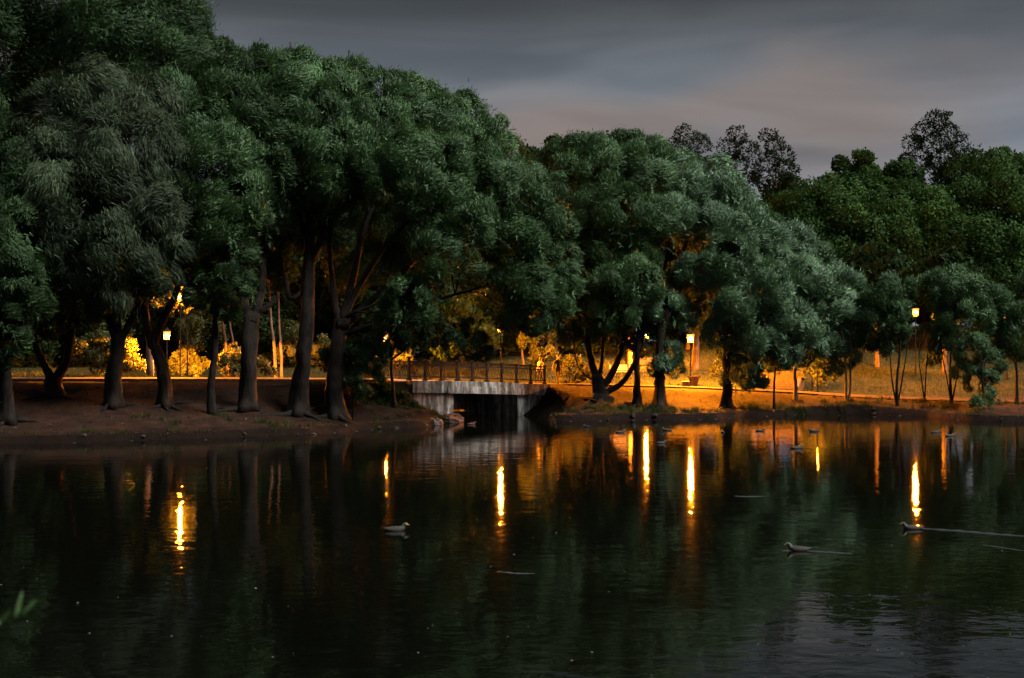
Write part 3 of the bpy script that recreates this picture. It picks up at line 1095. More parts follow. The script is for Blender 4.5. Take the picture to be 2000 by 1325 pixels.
tree('willow_shoots', 'dark leafy shoots growing round the trunk nearest the bridge', 'shrub', 690, 60.4,
     [([None, (688, 760), (690, 720), (700, 690)], 0.06, 0.03)],
     [(690, 695, 60.6, 36), (722, 688, 61, 34), (662, 690, 61, 30), (702, 735, 60.6, 28), (732, 728, 61.4, 20), (640, 700, 61, 22), (708, 762, 60.5, 18)], 'willow_low', flare=0, sides=6, ds=3.8)
tree('willow_tree', 'low dark willow boughs hanging in front of the bridge railing', 'tree', 772, 66.6,
     [([None, (768, 760), (764, 700), (780, 650)], 0.13, 0.07), ([(764, 700), (820, 665), (880, 660), (930, 665)], 0.07, 0.03)],
     [(800, 652, 66, 32), (850, 645, 66.4, 34), (926, 672, 67, 30), (888, 672, 67, 26), (762, 652, 66, 28), (820, 612, 67, 30), (905, 640, 68, 26), (946, 690, 67, 18),
      (745, 690, 66.2, 20)], 'willow_low', flare=0.4, group=LB, sides=8)
# --- right bank
tree('willow_tree', 'many-stemmed willow just right of the bridge, its stems fanning from the base', 'tree', 1172, 74.2,
     [([None, (1172, 765), (1165, 730)], 0.62, 0.42), ([(1170, 752), (1154, 700), (1146, 640), (1150, 540), (1160, 440)], 0.30, 0.10),
      ([(1172, 760), (1196, 725), (1213, 680), (1222, 620), (1225, 500), (1235, 420)], 0.27, 0.10), ([(1178, 766), (1215, 745), (1240, 705), (1256, 650), (1262, 560), (1270, 460)], 0.23, 0.08),
      ([(1170, 750), (1176, 700), (1180, 620), (1190, 500)], 0.17, 0.07), ([(1172, 752), (1130, 715), (1120, 660)], 0.06, 0.03)],
     [(1080, 335, 81, 42), (1120, 312, 80, 46), (1170, 308, 79, 46), (1220, 303, 79, 42), (1260, 312, 79, 42), (1130, 362, 78, 46), (1180, 362, 77, 55), (1240, 362, 76.4, 55),
      (1280, 372, 77, 45), (1160, 430, 76, 50), (1220, 430, 75, 55), (1268, 430, 75.4, 46), (1140, 490, 76, 42), (1190, 490, 75, 46), (1240, 480, 75, 42), (1130, 550, 76, 42),
      (1170, 552, 75, 36), (1150, 600, 75.4, 36), (1115, 610, 76, 32), (1138, 645, 76, 25), (1088, 605, 77, 32), (1300, 470, 81, 52), (1295, 550, 81, 46), (1240, 555, 80, 46), (1200, 560, 72.8, 40), (1135, 580, 74, 32), (1170, 620, 73, 30), (1250, 545, 73, 40), (1112, 640, 75.5, 24), (1215, 612, 72.8, 26), (1100, 400, 77, 44), (1110, 470, 76, 40), (1105, 530, 75.5, 38)], 'willow', group=RB)
tree('willow_tree', 'slim willow trunk, left one of the root-flared pair below the lamp', 'tree', 1245, 73.4,
     [([None, (1244, 740), (1244, 690), (1250, 620), (1255, 540)], 0.26, 0.1)],
     [(1265, 590, 75, 32), (1230, 572, 76, 36), (1292, 622, 75, 32), (1210, 620, 76, 32), (1265, 668, 74.2, 26)], 'willow_dark', group=RB)
tree('willow_tree', 'thick willow trunk with spreading roots, right one of the pair below the lamp', 'tree', 1288, 73.2,
     [([None, (1288, 745), (1286, 700), (1292, 640), (1310, 560), (1340, 470)], 0.40, 0.13), ([(1290, 650), (1330, 560), (1385, 470), (1430, 420)], 0.16, 0.07), ([(1288, 680), (1282, 590), (1300, 480), (1320, 380)], 0.17, 0.07)],
     [(1320, 335, 80, 46), (1370, 355, 79, 46), (1340, 390, 78, 46), (1400, 385, 78, 46), (1370, 432, 77, 50), (1430, 415, 78, 45), (1420, 462, 76.4, 46), (1382, 490, 77, 40),
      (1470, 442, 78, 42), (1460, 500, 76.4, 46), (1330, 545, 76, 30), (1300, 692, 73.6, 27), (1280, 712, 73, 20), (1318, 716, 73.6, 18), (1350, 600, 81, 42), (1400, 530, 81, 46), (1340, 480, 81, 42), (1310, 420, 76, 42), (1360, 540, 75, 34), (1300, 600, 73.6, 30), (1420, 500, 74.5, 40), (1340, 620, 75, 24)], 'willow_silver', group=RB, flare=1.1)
tree('willow_tree', 'dark willow trunk right of the glowing lantern, silvery clumps above', 'tree', 1420, 74.8,
     [([None, (1420, 740), (1418, 690), (1430, 630), (1460, 550)], 0.36, 0.14), ([(1420, 680), (1470, 610), (1520, 560), (1550, 500)], 0.16, 0.06), ([(1419, 690), (1395, 620), (1385, 560)], 0.13, 0.06)],
     [(1500, 472, 78, 46), (1540, 485, 79, 42), (1510, 530, 77, 45), (1460, 550, 76, 46), (1422, 560, 76.4, 38), (1550, 540, 78, 42), (1480, 600, 76, 45), (1530, 592, 76.4, 45),
      (1568, 590, 78, 38), (1500, 650, 76, 42), (1450, 640, 76, 36), (1540, 650, 76.4, 38), (1402, 620, 77, 32), (1432, 680, 75.6, 28), (1500, 690, 76, 28), (1448, 730, 75.2, 30),
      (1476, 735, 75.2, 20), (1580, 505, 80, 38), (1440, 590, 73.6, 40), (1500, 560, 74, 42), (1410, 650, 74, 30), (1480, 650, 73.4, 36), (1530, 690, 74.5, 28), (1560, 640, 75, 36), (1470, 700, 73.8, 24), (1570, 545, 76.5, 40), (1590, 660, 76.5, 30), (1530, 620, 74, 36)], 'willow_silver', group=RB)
tree('sapling_tree', 'thin dark sapling standing on the lit orange dirt', 'tree', 1512, 75.6,
     [([None, (1512, 750), (1515, 715), (1518, 690)], 0.10, 0.04)], [(1515, 690, 75.8, 22), (1532, 705, 75.8, 16), (1505, 672, 76, 18)], 'willow_low', flare=0.5, sides=8, group=RB)
tree('willow_tree', 'short brightly lit orange trunk under the silvery willow crown', 'tree', 1554, 77.4,
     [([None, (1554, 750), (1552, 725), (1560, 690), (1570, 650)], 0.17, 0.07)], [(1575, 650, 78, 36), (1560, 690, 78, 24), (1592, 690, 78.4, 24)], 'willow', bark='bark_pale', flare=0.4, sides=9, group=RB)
tree('willow_tree', 'rounded silvery willow with twin slender stems at the right end of the row', 'tree', 1655, 77.0,
     [([None, (1652, 760), (1652, 720), (1645, 650), (1630, 590)], 0.10, 0.05), ([None, (1660, 760), (1661, 720), (1662, 650), (1660, 600)], 0.09, 0.05)],
     [(1610, 552, 80, 36), (1645, 562, 79, 37), (1668, 602, 79, 29), (1630, 610, 78, 38), (1664, 650, 78.4, 28), (1620, 660, 78, 36), (1648, 690, 78, 27), (1600, 620, 79, 35), (1625, 708, 78, 20)],
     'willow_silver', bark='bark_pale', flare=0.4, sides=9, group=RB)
SM = 'young willows at the right'
ST['young'] = dict(ST['willow'], grow=1.25, nsub=16, dens=3900)
tree('young_willow', 'young many-stemmed willow left of the hidden lamp at the right', 'tree', 1752, 75.6,
     [([None, (1752, 740), (1757, 690), (1760, 620)], 0.12, 0.05), ([None, (1742, 740), (1738, 690), (1728, 630)], 0.07, 0.03), ([None, (1762, 740), (1770, 690), (1780, 610)], 0.06, 0.03)],
     [(1730, 582, 77, 36), (1748, 606, 76.5, 26), (1720, 630, 77, 36), (1700, 602, 78, 32), (1748, 642, 76.5, 24), (1770, 562, 77, 20), (1740, 672, 76.5, 22), (1708, 660, 77, 22)], 'young', flare=0.5, sides=8, group=SM)
tree('young_willow', 'spindly young willow just right of the hidden lamp', 'tree', 1806, 77.2,
     [([None, (1800, 740), (1795, 690), (1810, 650)], 0.05, 0.03), ([None, (1808, 730), (1812, 690), (1825, 640)], 0.06, 0.03)],
     [(1842, 655, 77.5, 22), (1818, 694, 77.5, 15), (1838, 586, 78, 22), (1806, 640, 77.5, 8)], 'young', flare=0.4, sides=7, group=SM)
tree('young_willow', 'broad young willow with pale tufted top, second from the right edge', 'tree', 1858, 75.8,
     [([None, (1856, 740), (1857, 690), (1865, 610)], 0.11, 0.05), ([None, (1868, 740), (1880, 690), (1895, 620)], 0.06, 0.03), ([None, (1850, 740), (1840, 690), (1836, 640)], 0.05, 0.03)],
     [(1848, 565, 77, 36), (1888, 570, 77, 38), (1870, 620, 76.5, 38), (1910, 622, 76.5, 36), (1850, 660, 76.5, 28), (1930, 592, 77, 32), (1818, 548, 78, 18), (1868, 548, 78, 24)], 'young', flare=0.5, sides=8, group=SM)
tree('young_willow', 'drooping bushy willow trailing to the water at the right', 'tree', 1922, 73.2,
     [([None, (1920, 770), (1918, 720), (1915, 690)], 0.09, 0.04)],
     [(1900, 682, 75, 32), (1930, 702, 75, 32), (1915, 742, 74, 30), (1935, 772, 73.4, 22), (1906, 790, 73.0, 18), (1882, 720, 75, 22)], dict(ST['willow_low'], droop=0.7, mat='willow'), flare=0.3, sides=7, group=SM)
tree('young_willow', 'young willow cut by the right edge of the picture', 'tree', 1986, 75.2,
     [([None, (1986, 740), (1984, 690), (1990, 610)], 0.12, 0.05)],
     [(1970, 612, 76.5, 36), (2012, 592, 76.5, 42), (1990, 662, 76, 36), (2032, 652, 76.5, 42), (2045, 560, 77, 42), (1962, 665, 76.5, 22)], 'young', flare=0.5, sides=8, group=SM)
# --- behind: maples on the rise, birches over the skyline
MG = 'maples on the rise behind the right bank'
tree('maple_tree', 'bright green maple right behind the silvery willow dome', 'tree', 1590, 106,
     [([None, (1590, 620), (1590, 520), (1595, 440)], 0.28, 0.1)],
     [(1560, 420, 109, 46), (1602, 400, 109, 46), (1528, 405, 111, 36), (1580, 470, 108, 50), (1640, 432, 108, 50), (1540, 465, 109, 38), (1622, 500, 107, 46), (1560, 525, 108, 42), (1600, 560, 107, 40),
      (1650, 345, 112, 22), (1632, 362, 112, 24), (1660, 560, 107, 36)], 'maple', group=MG)
tree('maple_tree', 'maple with a leafy top shoot left of the weeping birch', 'tree', 1700, 107,
     [([None, (1700, 620), (1702, 520), (1700, 400)], 0.28, 0.1)],
     [(1680, 395, 111, 46), (1722, 420, 110, 50), (1660, 385, 112, 36), (1690, 460, 108, 50), (1740, 470, 108, 50), (1702, 522, 107, 45), (1750, 540, 107, 40), (1682, 312, 112, 20), (1692, 340, 112, 24), (1720, 370, 112, 26),
      (1640, 318, 112, 14)], 'maple', group=MG)
tree('maple_tree', 'dense maple directly below the weeping birch', 'tree', 1805, 107,
     [([None, (1805, 620), (1808, 520), (1810, 430)], 0.28, 0.1)],
     [(1770, 400, 112, 46), (1812, 430, 110, 55), (1800, 500, 108, 50), (1850, 470, 108, 50), (1762, 500, 108, 42), (1830, 550, 107, 42), (1760, 350, 114, 34)], 'maple', group=MG)
tree('maple_tree', 'dark maple right of the weeping birch', 'tree', 1905, 107,
     [([None, (1905, 620), (1908, 520), (1910, 420)], 0.28, 0.1)],
     [(1880, 355, 114, 46), (1930, 345, 113, 48), (1890, 412, 111, 55), (1950, 402, 110, 55), (1910, 472, 108, 55), (1960, 482, 108, 50), (1872, 535, 107, 40), (1940, 545, 107, 42), (1950, 310, 114, 22)], 'maple', group=MG)
tree('maple_tree', 'maple cut by the right edge of the picture', 'tree', 2010, 107,
     [([None, (2010, 620), (2010, 520), (2012, 420)], 0.28, 0.1)],
     [(1990, 340, 114, 40), (2022, 382, 112, 52), (2000, 442, 110, 52), (2042, 500, 109, 52), (1990, 542, 107, 40), (2045, 350, 113, 46)], 'maple', group=MG)
BG = 'birches above the skyline'
tree('birch_tree', 'leftmost of the three dark birches above the willow dome', 'tree', 1345, 113,
     [([None, (1345, 560), (1345, 400), (1343, 260)], 0.2, 0.03)],
     [(1340, 262, 113, 24), (1326, 288, 113, 22), (1365, 280, 113, 24), (1345, 310, 113, 30), (1318, 300, 113, 16), (1372, 318, 113, 22), (1340, 350, 113, 30), (1375, 350, 113, 22)], 'birch', bark='bark_pale', group=BG, sides=7)
tree('birch_tree', 'middle one of the three dark birches above the willow dome', 'tree', 1436, 113,
     [([None, (1436, 560), (1436, 400), (1438, 262)], 0.2, 0.03)],
     [(1440, 262, 113, 22), (1424, 288, 113, 24), (1458, 292, 113, 24), (1436, 325, 113, 30), (1408, 318, 113, 22), (1465, 335, 113, 24), (1436, 370, 113, 34), (1404, 355, 113, 24)], 'birch', bark='bark_pale', group=BG, sides=7)
tree('birch_tree', 'rightmost of the three dark birches above the willow dome', 'tree', 1518, 111,
     [([None, (1518, 560), (1518, 400), (1508, 258)], 0.2, 0.03)],
     [(1500, 262, 111, 16), (1514, 280, 111, 20), (1528, 298, 111, 24), (1502, 310, 111, 24), (1535, 330, 111, 26), (1510, 350, 111, 30), (1490, 345, 111, 22), (1545, 362, 111, 24), (1520, 395, 111, 36)], 'birch', bark='bark_pale', group=BG, sides=7)
tree('birch_tree', 'tall weeping birch standing against the sky at the right', 'tree', 1838, 114,
     [([None, (1838, 560), (1838, 400), (1834, 232)], 0.22, 0.03)],
     [(1830, 232, 114, 24), (1848, 228, 114, 16), (1805, 252, 114, 24), (1850, 262, 114, 28), (1780, 278, 114, 22), (1822, 280, 114, 32), (1872, 275, 114, 22), (1796, 305, 114, 26), (1842, 310, 114, 36), (1888, 300, 114, 20),
      (1770, 310, 114, 16), (1820, 350, 114, 36), (1870, 335, 114, 28)], dict(ST['birch'], droop=1.2, dens=640), bark='bark_pale', group=BG, sides=7)
tree('background_tree', 'dark treetop showing between the two willow domes', 'tree', 1085, 112,
     [([None, (1085, 560), (1085, 400), (1085, 300)], 0.25, 0.05)],
     [(1082, 288, 112, 22), (1100, 300, 112, 20), (1130, 290, 112, 24), (1060, 305, 112, 22), (1035, 308, 112, 24), (1090, 330, 112, 34), (1150, 285, 112, 18), (1045, 350, 112, 40), (1130, 340, 112, 36)], 'maple_dark', sides=7)

# dark wood closing the view under the crowns: one of each of three builds, then copies
woods = []
for k, (pxk, seed) in enumerate(((180, 1), (640, 2), (1150, 3))):
    D = 112.0
    lob = []
    rr = np.random.default_rng(seed)
    for j in range(24):
        lob.append((pxk + rr.uniform(-70, 70), rr.uniform(330, 690), D + rr.uniform(-2.5, 2.5), rr.uniform(36, 60)))
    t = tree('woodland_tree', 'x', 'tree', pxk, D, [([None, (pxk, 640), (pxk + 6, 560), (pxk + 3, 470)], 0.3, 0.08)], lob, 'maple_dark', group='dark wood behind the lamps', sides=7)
    woods.append(t)
WL = ['dark woodland tree at the far left, behind the left bank path', 'dark woodland tree behind the small glowing lamp on the left', 'dark woodland tree seen between the two thick left bank trunks',
      'dark woodland tree behind the left end of the bridge', 'dark woodland tree behind the middle of the bridge', 'dark woodland tree behind the glowing yellow foliage',
      'dark woodland tree behind the fan-stemmed willow', 'dark woodland tree behind the pair of root-flared trunks', 'dark woodland tree behind the glowing lantern',
      'dark woodland tree behind the steps', 'dark woodland tree behind the rounded end willow', 'dark woodland tree behind the hidden lamp at the right',
      'dark woodland tree behind the broad young willow', 'dark woodland tree at the far right edge']
WP = [20, 190, 350, 510, 660, 800, 930, 1060, 1190, 1310, 1430, 1560, 1720, 1830, 1990]
WP += [105, 275, 430, 585, 735, 870, 1000, 1125]
WL += ['woodland tree in the dark between far left and the V-forked willow', 'woodland tree in the dark beside the orange-lit trunk', 'woodland tree behind the leaning lit pair of trunks',
       'woodland tree in the dark behind the heavy leaning willow', 'woodland tree in the dark left of the bridge', 'woodland tree in the dark above the middle of the railing', 'woodland tree in the dark just left of the glowing foliage', 'woodland tree in the dark just left of the fan-stemmed willow']
WL.insert(5, 'dark woodland tree behind the far railing of the bridge')
pool = {}
for i, (pxi, lab) in enumerate(zip(WP, WL)):
    src = woods[i % 3]
    D = 117 + 9 * ((i * 7) % 5) / 4 + (8 if i > 14 else 0)
    X = (pxi - 1000) / FPX * D
    if i < 3:
        o = src
    else:
        o = copy_tree(src)
    o.location = (X, D, gz(X, D))
    o.rotation_euler = (0, 0, 1.3 * i)
    s = (0.95 + 0.2 * ((i * 5) % 7) / 6) * (1.0 if pxi < 1280 else 0.72)
    o.scale = (s * 1.15, s * 1.15, s)
    o['label'] = lab

# slim lit trunks of the park, crowns lost in the canopy above
PG = 'slim park trees behind the paths'
for (pxk, D, lean, r, top, lab) in (
        (296, 84, -10, 0.30, 560, 'thick orange-lit trunk just left of the small glowing lamp'),
        (448, 97, -14, 0.16, 560, 'leaning lit trunk, left of the pair behind the lit bushes'),
        (462, 98, -14, 0.15, 560, 'leaning lit trunk, right of the pair behind the lit bushes'),
        (541, 92, -12, 0.14, 520, 'slender pinkish trunk between the two thick left bank willows'),
        (551, 94, -6, 0.13, 520, 'second slender trunk between the two thick left bank willows'),
        (1022, 104, -8, 0.12, 610, 'thin pale trunk on the lit lawn behind the bridge'),
        (1228, 104, 2, 0.32, 600, 'lit trunk on the lawn seen through the fan-stemmed willow'),
        (1358, 97, 3, 0.34, 590, 'orange-lit trunk right behind the glowing lantern'),
        (1845, 93, -2, 0.22, 600, 'orange-lit trunk on the slope right of the hidden lamp'),
        (1714, 97, -3, 0.2, 590, 'lit trunk on the slope left of the hidden lamp')):
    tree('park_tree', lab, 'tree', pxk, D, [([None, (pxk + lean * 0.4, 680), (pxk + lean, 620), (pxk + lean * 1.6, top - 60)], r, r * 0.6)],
         [(pxk + lean * 1.6 + dx, top - 50 + dy, D, rr_) for dx, dy, rr_ in ((0, -20, 50), (-45, 10, 42), (42, 5, 44), (10, 45, 38))], 'maple_dark', bark='bark_pale', group=PG, flare=0.4, sides=8)

tree('weedy_shrub', 'low dark weeds on the slope beside the left end of the bridge', 'shrub', 768, 68.0, [([None, (768, 775), (770, 762)], 0.03, 0.02)],
     [(752, 768, 68.4, 15), (772, 772, 68, 14), (790, 782, 67.8, 13), (760, 790, 67.4, 13), (808, 796, 67.6, 11), (742, 752, 68.6, 13)], dict(ST['bush'], mat='willow_dark', dens=2200), flare=0, sides=5)
tree('small_tree', 'lamplit leaves of a small tree round the tall lamp on the left', 'tree', 366, 82.2, [([None, (366, 700), (364, 640), (360, 600)], 0.07, 0.03)],
     [(345, 598, 81.4, 12), (366, 588, 81.8, 15), (334, 580, 82, 13), (352, 560, 82, 14), (376, 570, 81.6, 12), (330, 610, 82, 9), (370, 610, 81.6, 10), (310, 590, 82.4, 14), (300, 575, 82.4, 12)], dict(ST['bush'], dens=900), flare=0, sides=6)
BSG = 'bushes behind the paths'
for (pxk, D, lobs, lab, stl) in (
        (200, 88, [(165, 690, 88, 34), (205, 670, 89, 38), (240, 690, 88, 34), (190, 715, 87.5, 26), (230, 650, 90, 30)], 'dark green bush left of the small glowing lamp', 'bush'),
        (258, 86, [(252, 712, 86, 18), (270, 716, 86, 15)], 'low lit bush at the foot of the orange-lit trunk', 'bush'),
        (375, 94, [(345, 705, 94, 18), (365, 700, 94.5, 20), (390, 712, 94, 18), (410, 715, 94, 16), (352, 722, 93, 14), (385, 722, 93, 14)], 'bright lamplit bush right of the small lamp', 'bush'),
        (455, 86, [(440, 705, 86, 20), (465, 695, 86.5, 24), (485, 715, 86, 20), (450, 722, 85.5, 16), (510, 712, 86, 18), (525, 722, 86, 14)], 'rounded lamplit bush behind the slim dark trunk', 'bush'),
        (385, 104, [(380, 670, 104, 30), (405, 650, 104, 34), (370, 640, 104, 30), (395, 610, 105, 34)], 'small tree lit from below beyond the bright bush', 'bush'),
        (1112, 84.5, [(1100, 715, 84.5, 18), (1122, 712, 84.5, 22), (1138, 724, 84, 18), (1108, 735, 84, 15), (1130, 738, 84, 14)], 'green bush behind the person, right of the bridge', 'bush'),
        (1046, 86, [(1040, 650, 86, 22), (1058, 668, 86, 24), (1030, 668, 86, 17), (1052, 690, 86, 18), (1076, 690, 86, 20), (1042, 632, 87, 16), (1070, 650, 87, 18)], 'glowing yellow lamplit foliage above the right end of the bridge', 'bush'),
        (905, 92, [(880, 660, 92, 36), (925, 640, 93, 38), (900, 610, 93, 36), (950, 660, 92, 26)], 'dim yellow-green foliage behind the middle of the railing', 'maple_dark'),
        (770, 93, [(750, 690, 93, 26), (790, 700, 93, 22), (770, 665, 94, 26)], 'lamplit bush beyond the left end of the bridge', 'bush'),
        (1392, 93, [(1402, 722, 92, 16), (1410, 708, 92, 15), (1398, 738, 91.5, 10)], 'dark green bush between the bin and the willow trunk', 'bush'),
        (1586, 86, [(1580, 728, 86, 18), (1600, 718, 86, 20), (1622, 728, 86, 18), (1608, 745, 85.5, 12)], 'dim bush on the slope behind the lit short trunk', 'bush'),
        (640, 98, [(610, 690, 98, 26), (640, 680, 98, 28), (575, 660, 99, 34), (560, 690, 98, 22)], 'grey-green bush between the heavy leaning trunk and the path', 'bush')):
    tree('bush', lab, 'bush', pxk, D, [([None, (pxk, 735), (pxk, 715)], 0.05, 0.03)], lobs, stl, group=BSG, flare=0, sides=5)

# ------------------------------------------------------------------ lamps
LG = 'park lamps'


def lamp(px, D, zl, power, label, hood=True):
    X = (px - 1000) / FPX * D
    z0 = gz(X, D)
    root = empty('park_lamp', (X, D, z0), label, 'lamp', LG)
    h = zl - z0
    c = (X, D, z0)
    pm = MB()
    pm.lathe([(0.13, -0.05), (0.13, 0.12), (0.09, 0.16), (0.085, 0.5), (0.06, 0.56), (0.045, 0.62), (0.036, h - 0.42), (0.055, h - 0.40), (0.055, h - 0.36), (0.035, h - 0.34)], c, 10)
    pm.build('pole', M['iron'], root, smooth=False)
    b, t, hh = 0.15, 0.25, 0.52
    zb = z0 + h - hh / 2
    fr = MB()
    n = 6
    for i in range(n):
        a = 2 * math.pi * i / n
        p0 = (X + b * math.cos(a), D + b * math.sin(a), zb)
        p1 = (X + t * math.cos(a), D + t * math.sin(a), zb + hh)
        fr.tube([p0, p1], 0.010, 4)
        a2 = 2 * math.pi * (i + 1) / n
        fr.tube([p1, (X + t * math.cos(a2), D + t * math.sin(a2), zb + hh)], 0.010, 4)
        fr.tube([p0, (X + b * math.cos(a2), D + b * math.sin(a2), zb)], 0.010, 4)
    fr.lathe([(0.05, -0.14), (0.12, -0.005)], (X, D, zb), 8)
    fro = fr.build('lantern_frame', M['iron'], root)
    g = MB()
    g.lathe([(b - 0.012, 0.004), (t - 0.012, hh - 0.004)], (X, D, zb), 6)
    g.build('glass', M['lit_glass'], fro)
    MB().lathe([(0.02, -0.14), (0.085, -0.10), (0.115, 0.0), (0.085, 0.10), (0.02, 0.14)], (X, D, zb + hh * 0.52), 10).build('bulb', M['bulb'], fro, smooth=True)
    cp = MB().lathe([(t + 0.02, 0.0), (t + 0.03, 0.025), (t * 0.55, 0.13), (0.05, 0.17), (0.05, 0.21), (0.015, 0.27)], (X, D, zb + hh + 0.012), 10)
    cp.build('cap', M['iron'], fro)
    ld = bpy.data.lights.new('lamp_light', 'SPOT' if hood else 'POINT')
    if hood:
        ld.spot_size = R(176)
        ld.spot_blend = 0.04
    ld.energy = power
    ld.color = SODIUM
    ld.shadow_soft_size = 0.10
    lo = bpy.data.objects.new('lamp_light', ld)
    COL.objects.link(lo)
    lo.parent = root
    lo.location = (0, 0, zb + hh * 0.5 - z0)
    return root


PW = 6600
lamp(326, 87, 4.53, PW * 2.8, 'small glowing lamp on a pole seen through the V-shaped willow')
lamp(352, 81, 6.85, PW * 0.14, 'tall lamp half hidden by leaves above the small glowing lamp', hood=False)
lamp(978, 81.8, 5.0, PW * 0.7, 'lamp behind the bridge, half hidden by dark leaves', hood=False)
lamp(752, 89, 4.35, PW, 'lamp hidden in foliage beyond the left end of the bridge')
lamp(1349, 84.6, 4.34, PW * 2.2, 'glowing lantern lamp beside the sandy path, right of the bridge')
lamp(1262, 103, 4.6, PW * 1.6, 'far lamp hidden behind the pair of root-flared trunks')
lamp(1788, 92, 6.15, PW * 0.6, 'lamp shining through young willow leaves at the right')
lamp(1966, 91, 5.9, PW * 0.25, 'dim hidden lamp nearest the right edge of the picture')
lamp(1596, 83.2, 4.0, PW * 0.32, 'lamp hidden behind the silvery willow, lighting the orange dirt')


# ------------------------------------------------------------------ street furniture
def stairs():
    X0, Y0, a = 16.6, 84.6, -0.30
    ux, uy = math.cos(a), math.sin(a)
    dx, dy = -uy, ux
    z0 = gz(X0, Y0)
    root = empty('stairs', (X0, Y0, z0), 'worn stone steps climbing the lamplit slope behind the sapling', 'stairs')
    wd = 1.35
    for i in range(9):
        def P(s, t, z):
            return (X0 + ux * s + dx * t, Y0 + uy * s + dy * t, z)
        t0, t1 = 0.42 * i, 0.42 * i + 0.46
        zt = z0 + 0.125 * (i + 1)
        o = MB().hexa([P(-wd, t0, z0 - 0.3), P(wd, t0, z0 - 0.3), P(wd, t1, z0 - 0.3), P(-wd, t1, z0 - 0.3)],
                      [P(-wd, t0, zt), P(wd, t0, zt), P(wd, t1, zt - 0.004 * i), P(-wd, t1, zt - 0.004 * i)]).build('step', M['step_stone'], root)
    s0, s1 = wd + 0.02, wd + 0.26
    MB().hexa([P(s0, -0.25, z0 - 0.3), P(s1, -0.25, z0 - 0.3), P(s1, 3.9, z0 - 0.3), P(s0, 3.9, z0 - 0.3)],
              [P(s0, -0.25, z0 + 0.22), P(s1, -0.25, z0 + 0.22), P(s1, 3.9, z0 + 1.35), P(s0, 3.9, z0 + 1.35)]).build('side_wall', M['step_stone'], root)
    MB().hexa([P(-s1, -0.25, z0 - 0.3), P(-s0, -0.25, z0 - 0.3), P(-s0, 3.9, z0 - 0.3), P(-s1, 3.9, z0 - 0.3)],
              [P(-s1, -0.25, z0 + 0.22), P(-s0, -0.25, z0 + 0.22), P(-s0, 3.9, z0 + 1.35), P(-s1, 3.9, z0 + 1.35)]).build('side_wall', M['step_stone'], root)


stairs()


def litter_bin(px, D, label, rot, s=1.0):
    X = (px - 1000) / FPX * D
    z0 = gz(X, D)
    root = empty('litter_bin', (X, D, z0), label, 'bin', 'litter bins')
    M.setdefault('bin', noise_mat('bin_paint', (0.045, 0.026, 0.018), (0.085, 0.05, 0.034), 12, 0.6, 0.3, 0.2, 0.01))

    def ring(h, w):
        c, q = math.cos(rot), math.sin(rot)
        return [(X + (sx * c - sy * q) * w * s, D + (sx * q + sy * c) * w * s, z0 + h * s) for sx, sy in ((-1, -1), (1, -1), (1, 1), (-1, 1))]
    b = MB().hexa(ring(0.06, 0.17), ring(0.62, 0.26))
    b.build('body', M['bin'], root)
    r = MB()
    o, i = ring(0.62, 0.30), ring(0.62, 0.22)
    o2, i2 = ring(0.70, 0.31), ring(0.70, 0.23)
    V = o + i + o2 + i2
    F = []
    for k in range(4):
        j = (k + 1) % 4
        F += [(k, j, 8 + j, 8 + k), (4 + k, 12 + k, 12 + j, 4 + j), (8 + k, 8 + j, 12 + j, 12 + k), (k, 4 + k, 4 + j, j)]
    r.add(V, F).build('rim', M['bin'], root)
    for k in (-1, 1):
        c, q = math.cos(rot), math.sin(rot)
        px_, py_ = X + k * 0.24 * c * s, D + k * 0.24 * q * s
        MB().tube([(px_, py_, z0 - 0.05), (px_, py_, z0 + 0.95 * s)], 0.022, 6).build('post', M['iron'], root)


litter_bin(1355, 83.9, 'dark litter bin with flared rim under the glowing lantern', 0.3, 0.95)
litter_bin(345, 86, 'dark litter bin before the bright lamplit bush on the left', 0.1, 0.95)
p = at(1339, 747, 82.6)
zb = gz(p[0], p[1])
bo = MB().hexa([(p[0] - 0.26, p[1] - 0.2, zb - 0.05), (p[0] + 0.26, p[1] - 0.2, zb - 0.05), (p[0] + 0.26, p[1] + 0.2, zb - 0.05), (p[0] - 0.26, p[1] + 0.2, zb - 0.05)],
               [(p[0] - 0.22, p[1] - 0.17, zb + 0.30), (p[0] + 0.22, p[1] - 0.17, zb + 0.30), (p[0] + 0.22, p[1] + 0.17, zb + 0.30), (p[0] - 0.22, p[1] + 0.17, zb + 0.30)])
bo.box((p[0] - 0.25, p[1] - 0.2, zb + 0.302), (p[0] + 0.25, p[1] + 0.2, zb + 0.36))
tag(bo.build('stone_block', M['pale_stone'], origin=(p[0], p[1], zb)), 'pale stone block on the path just left of the bin', 'block')


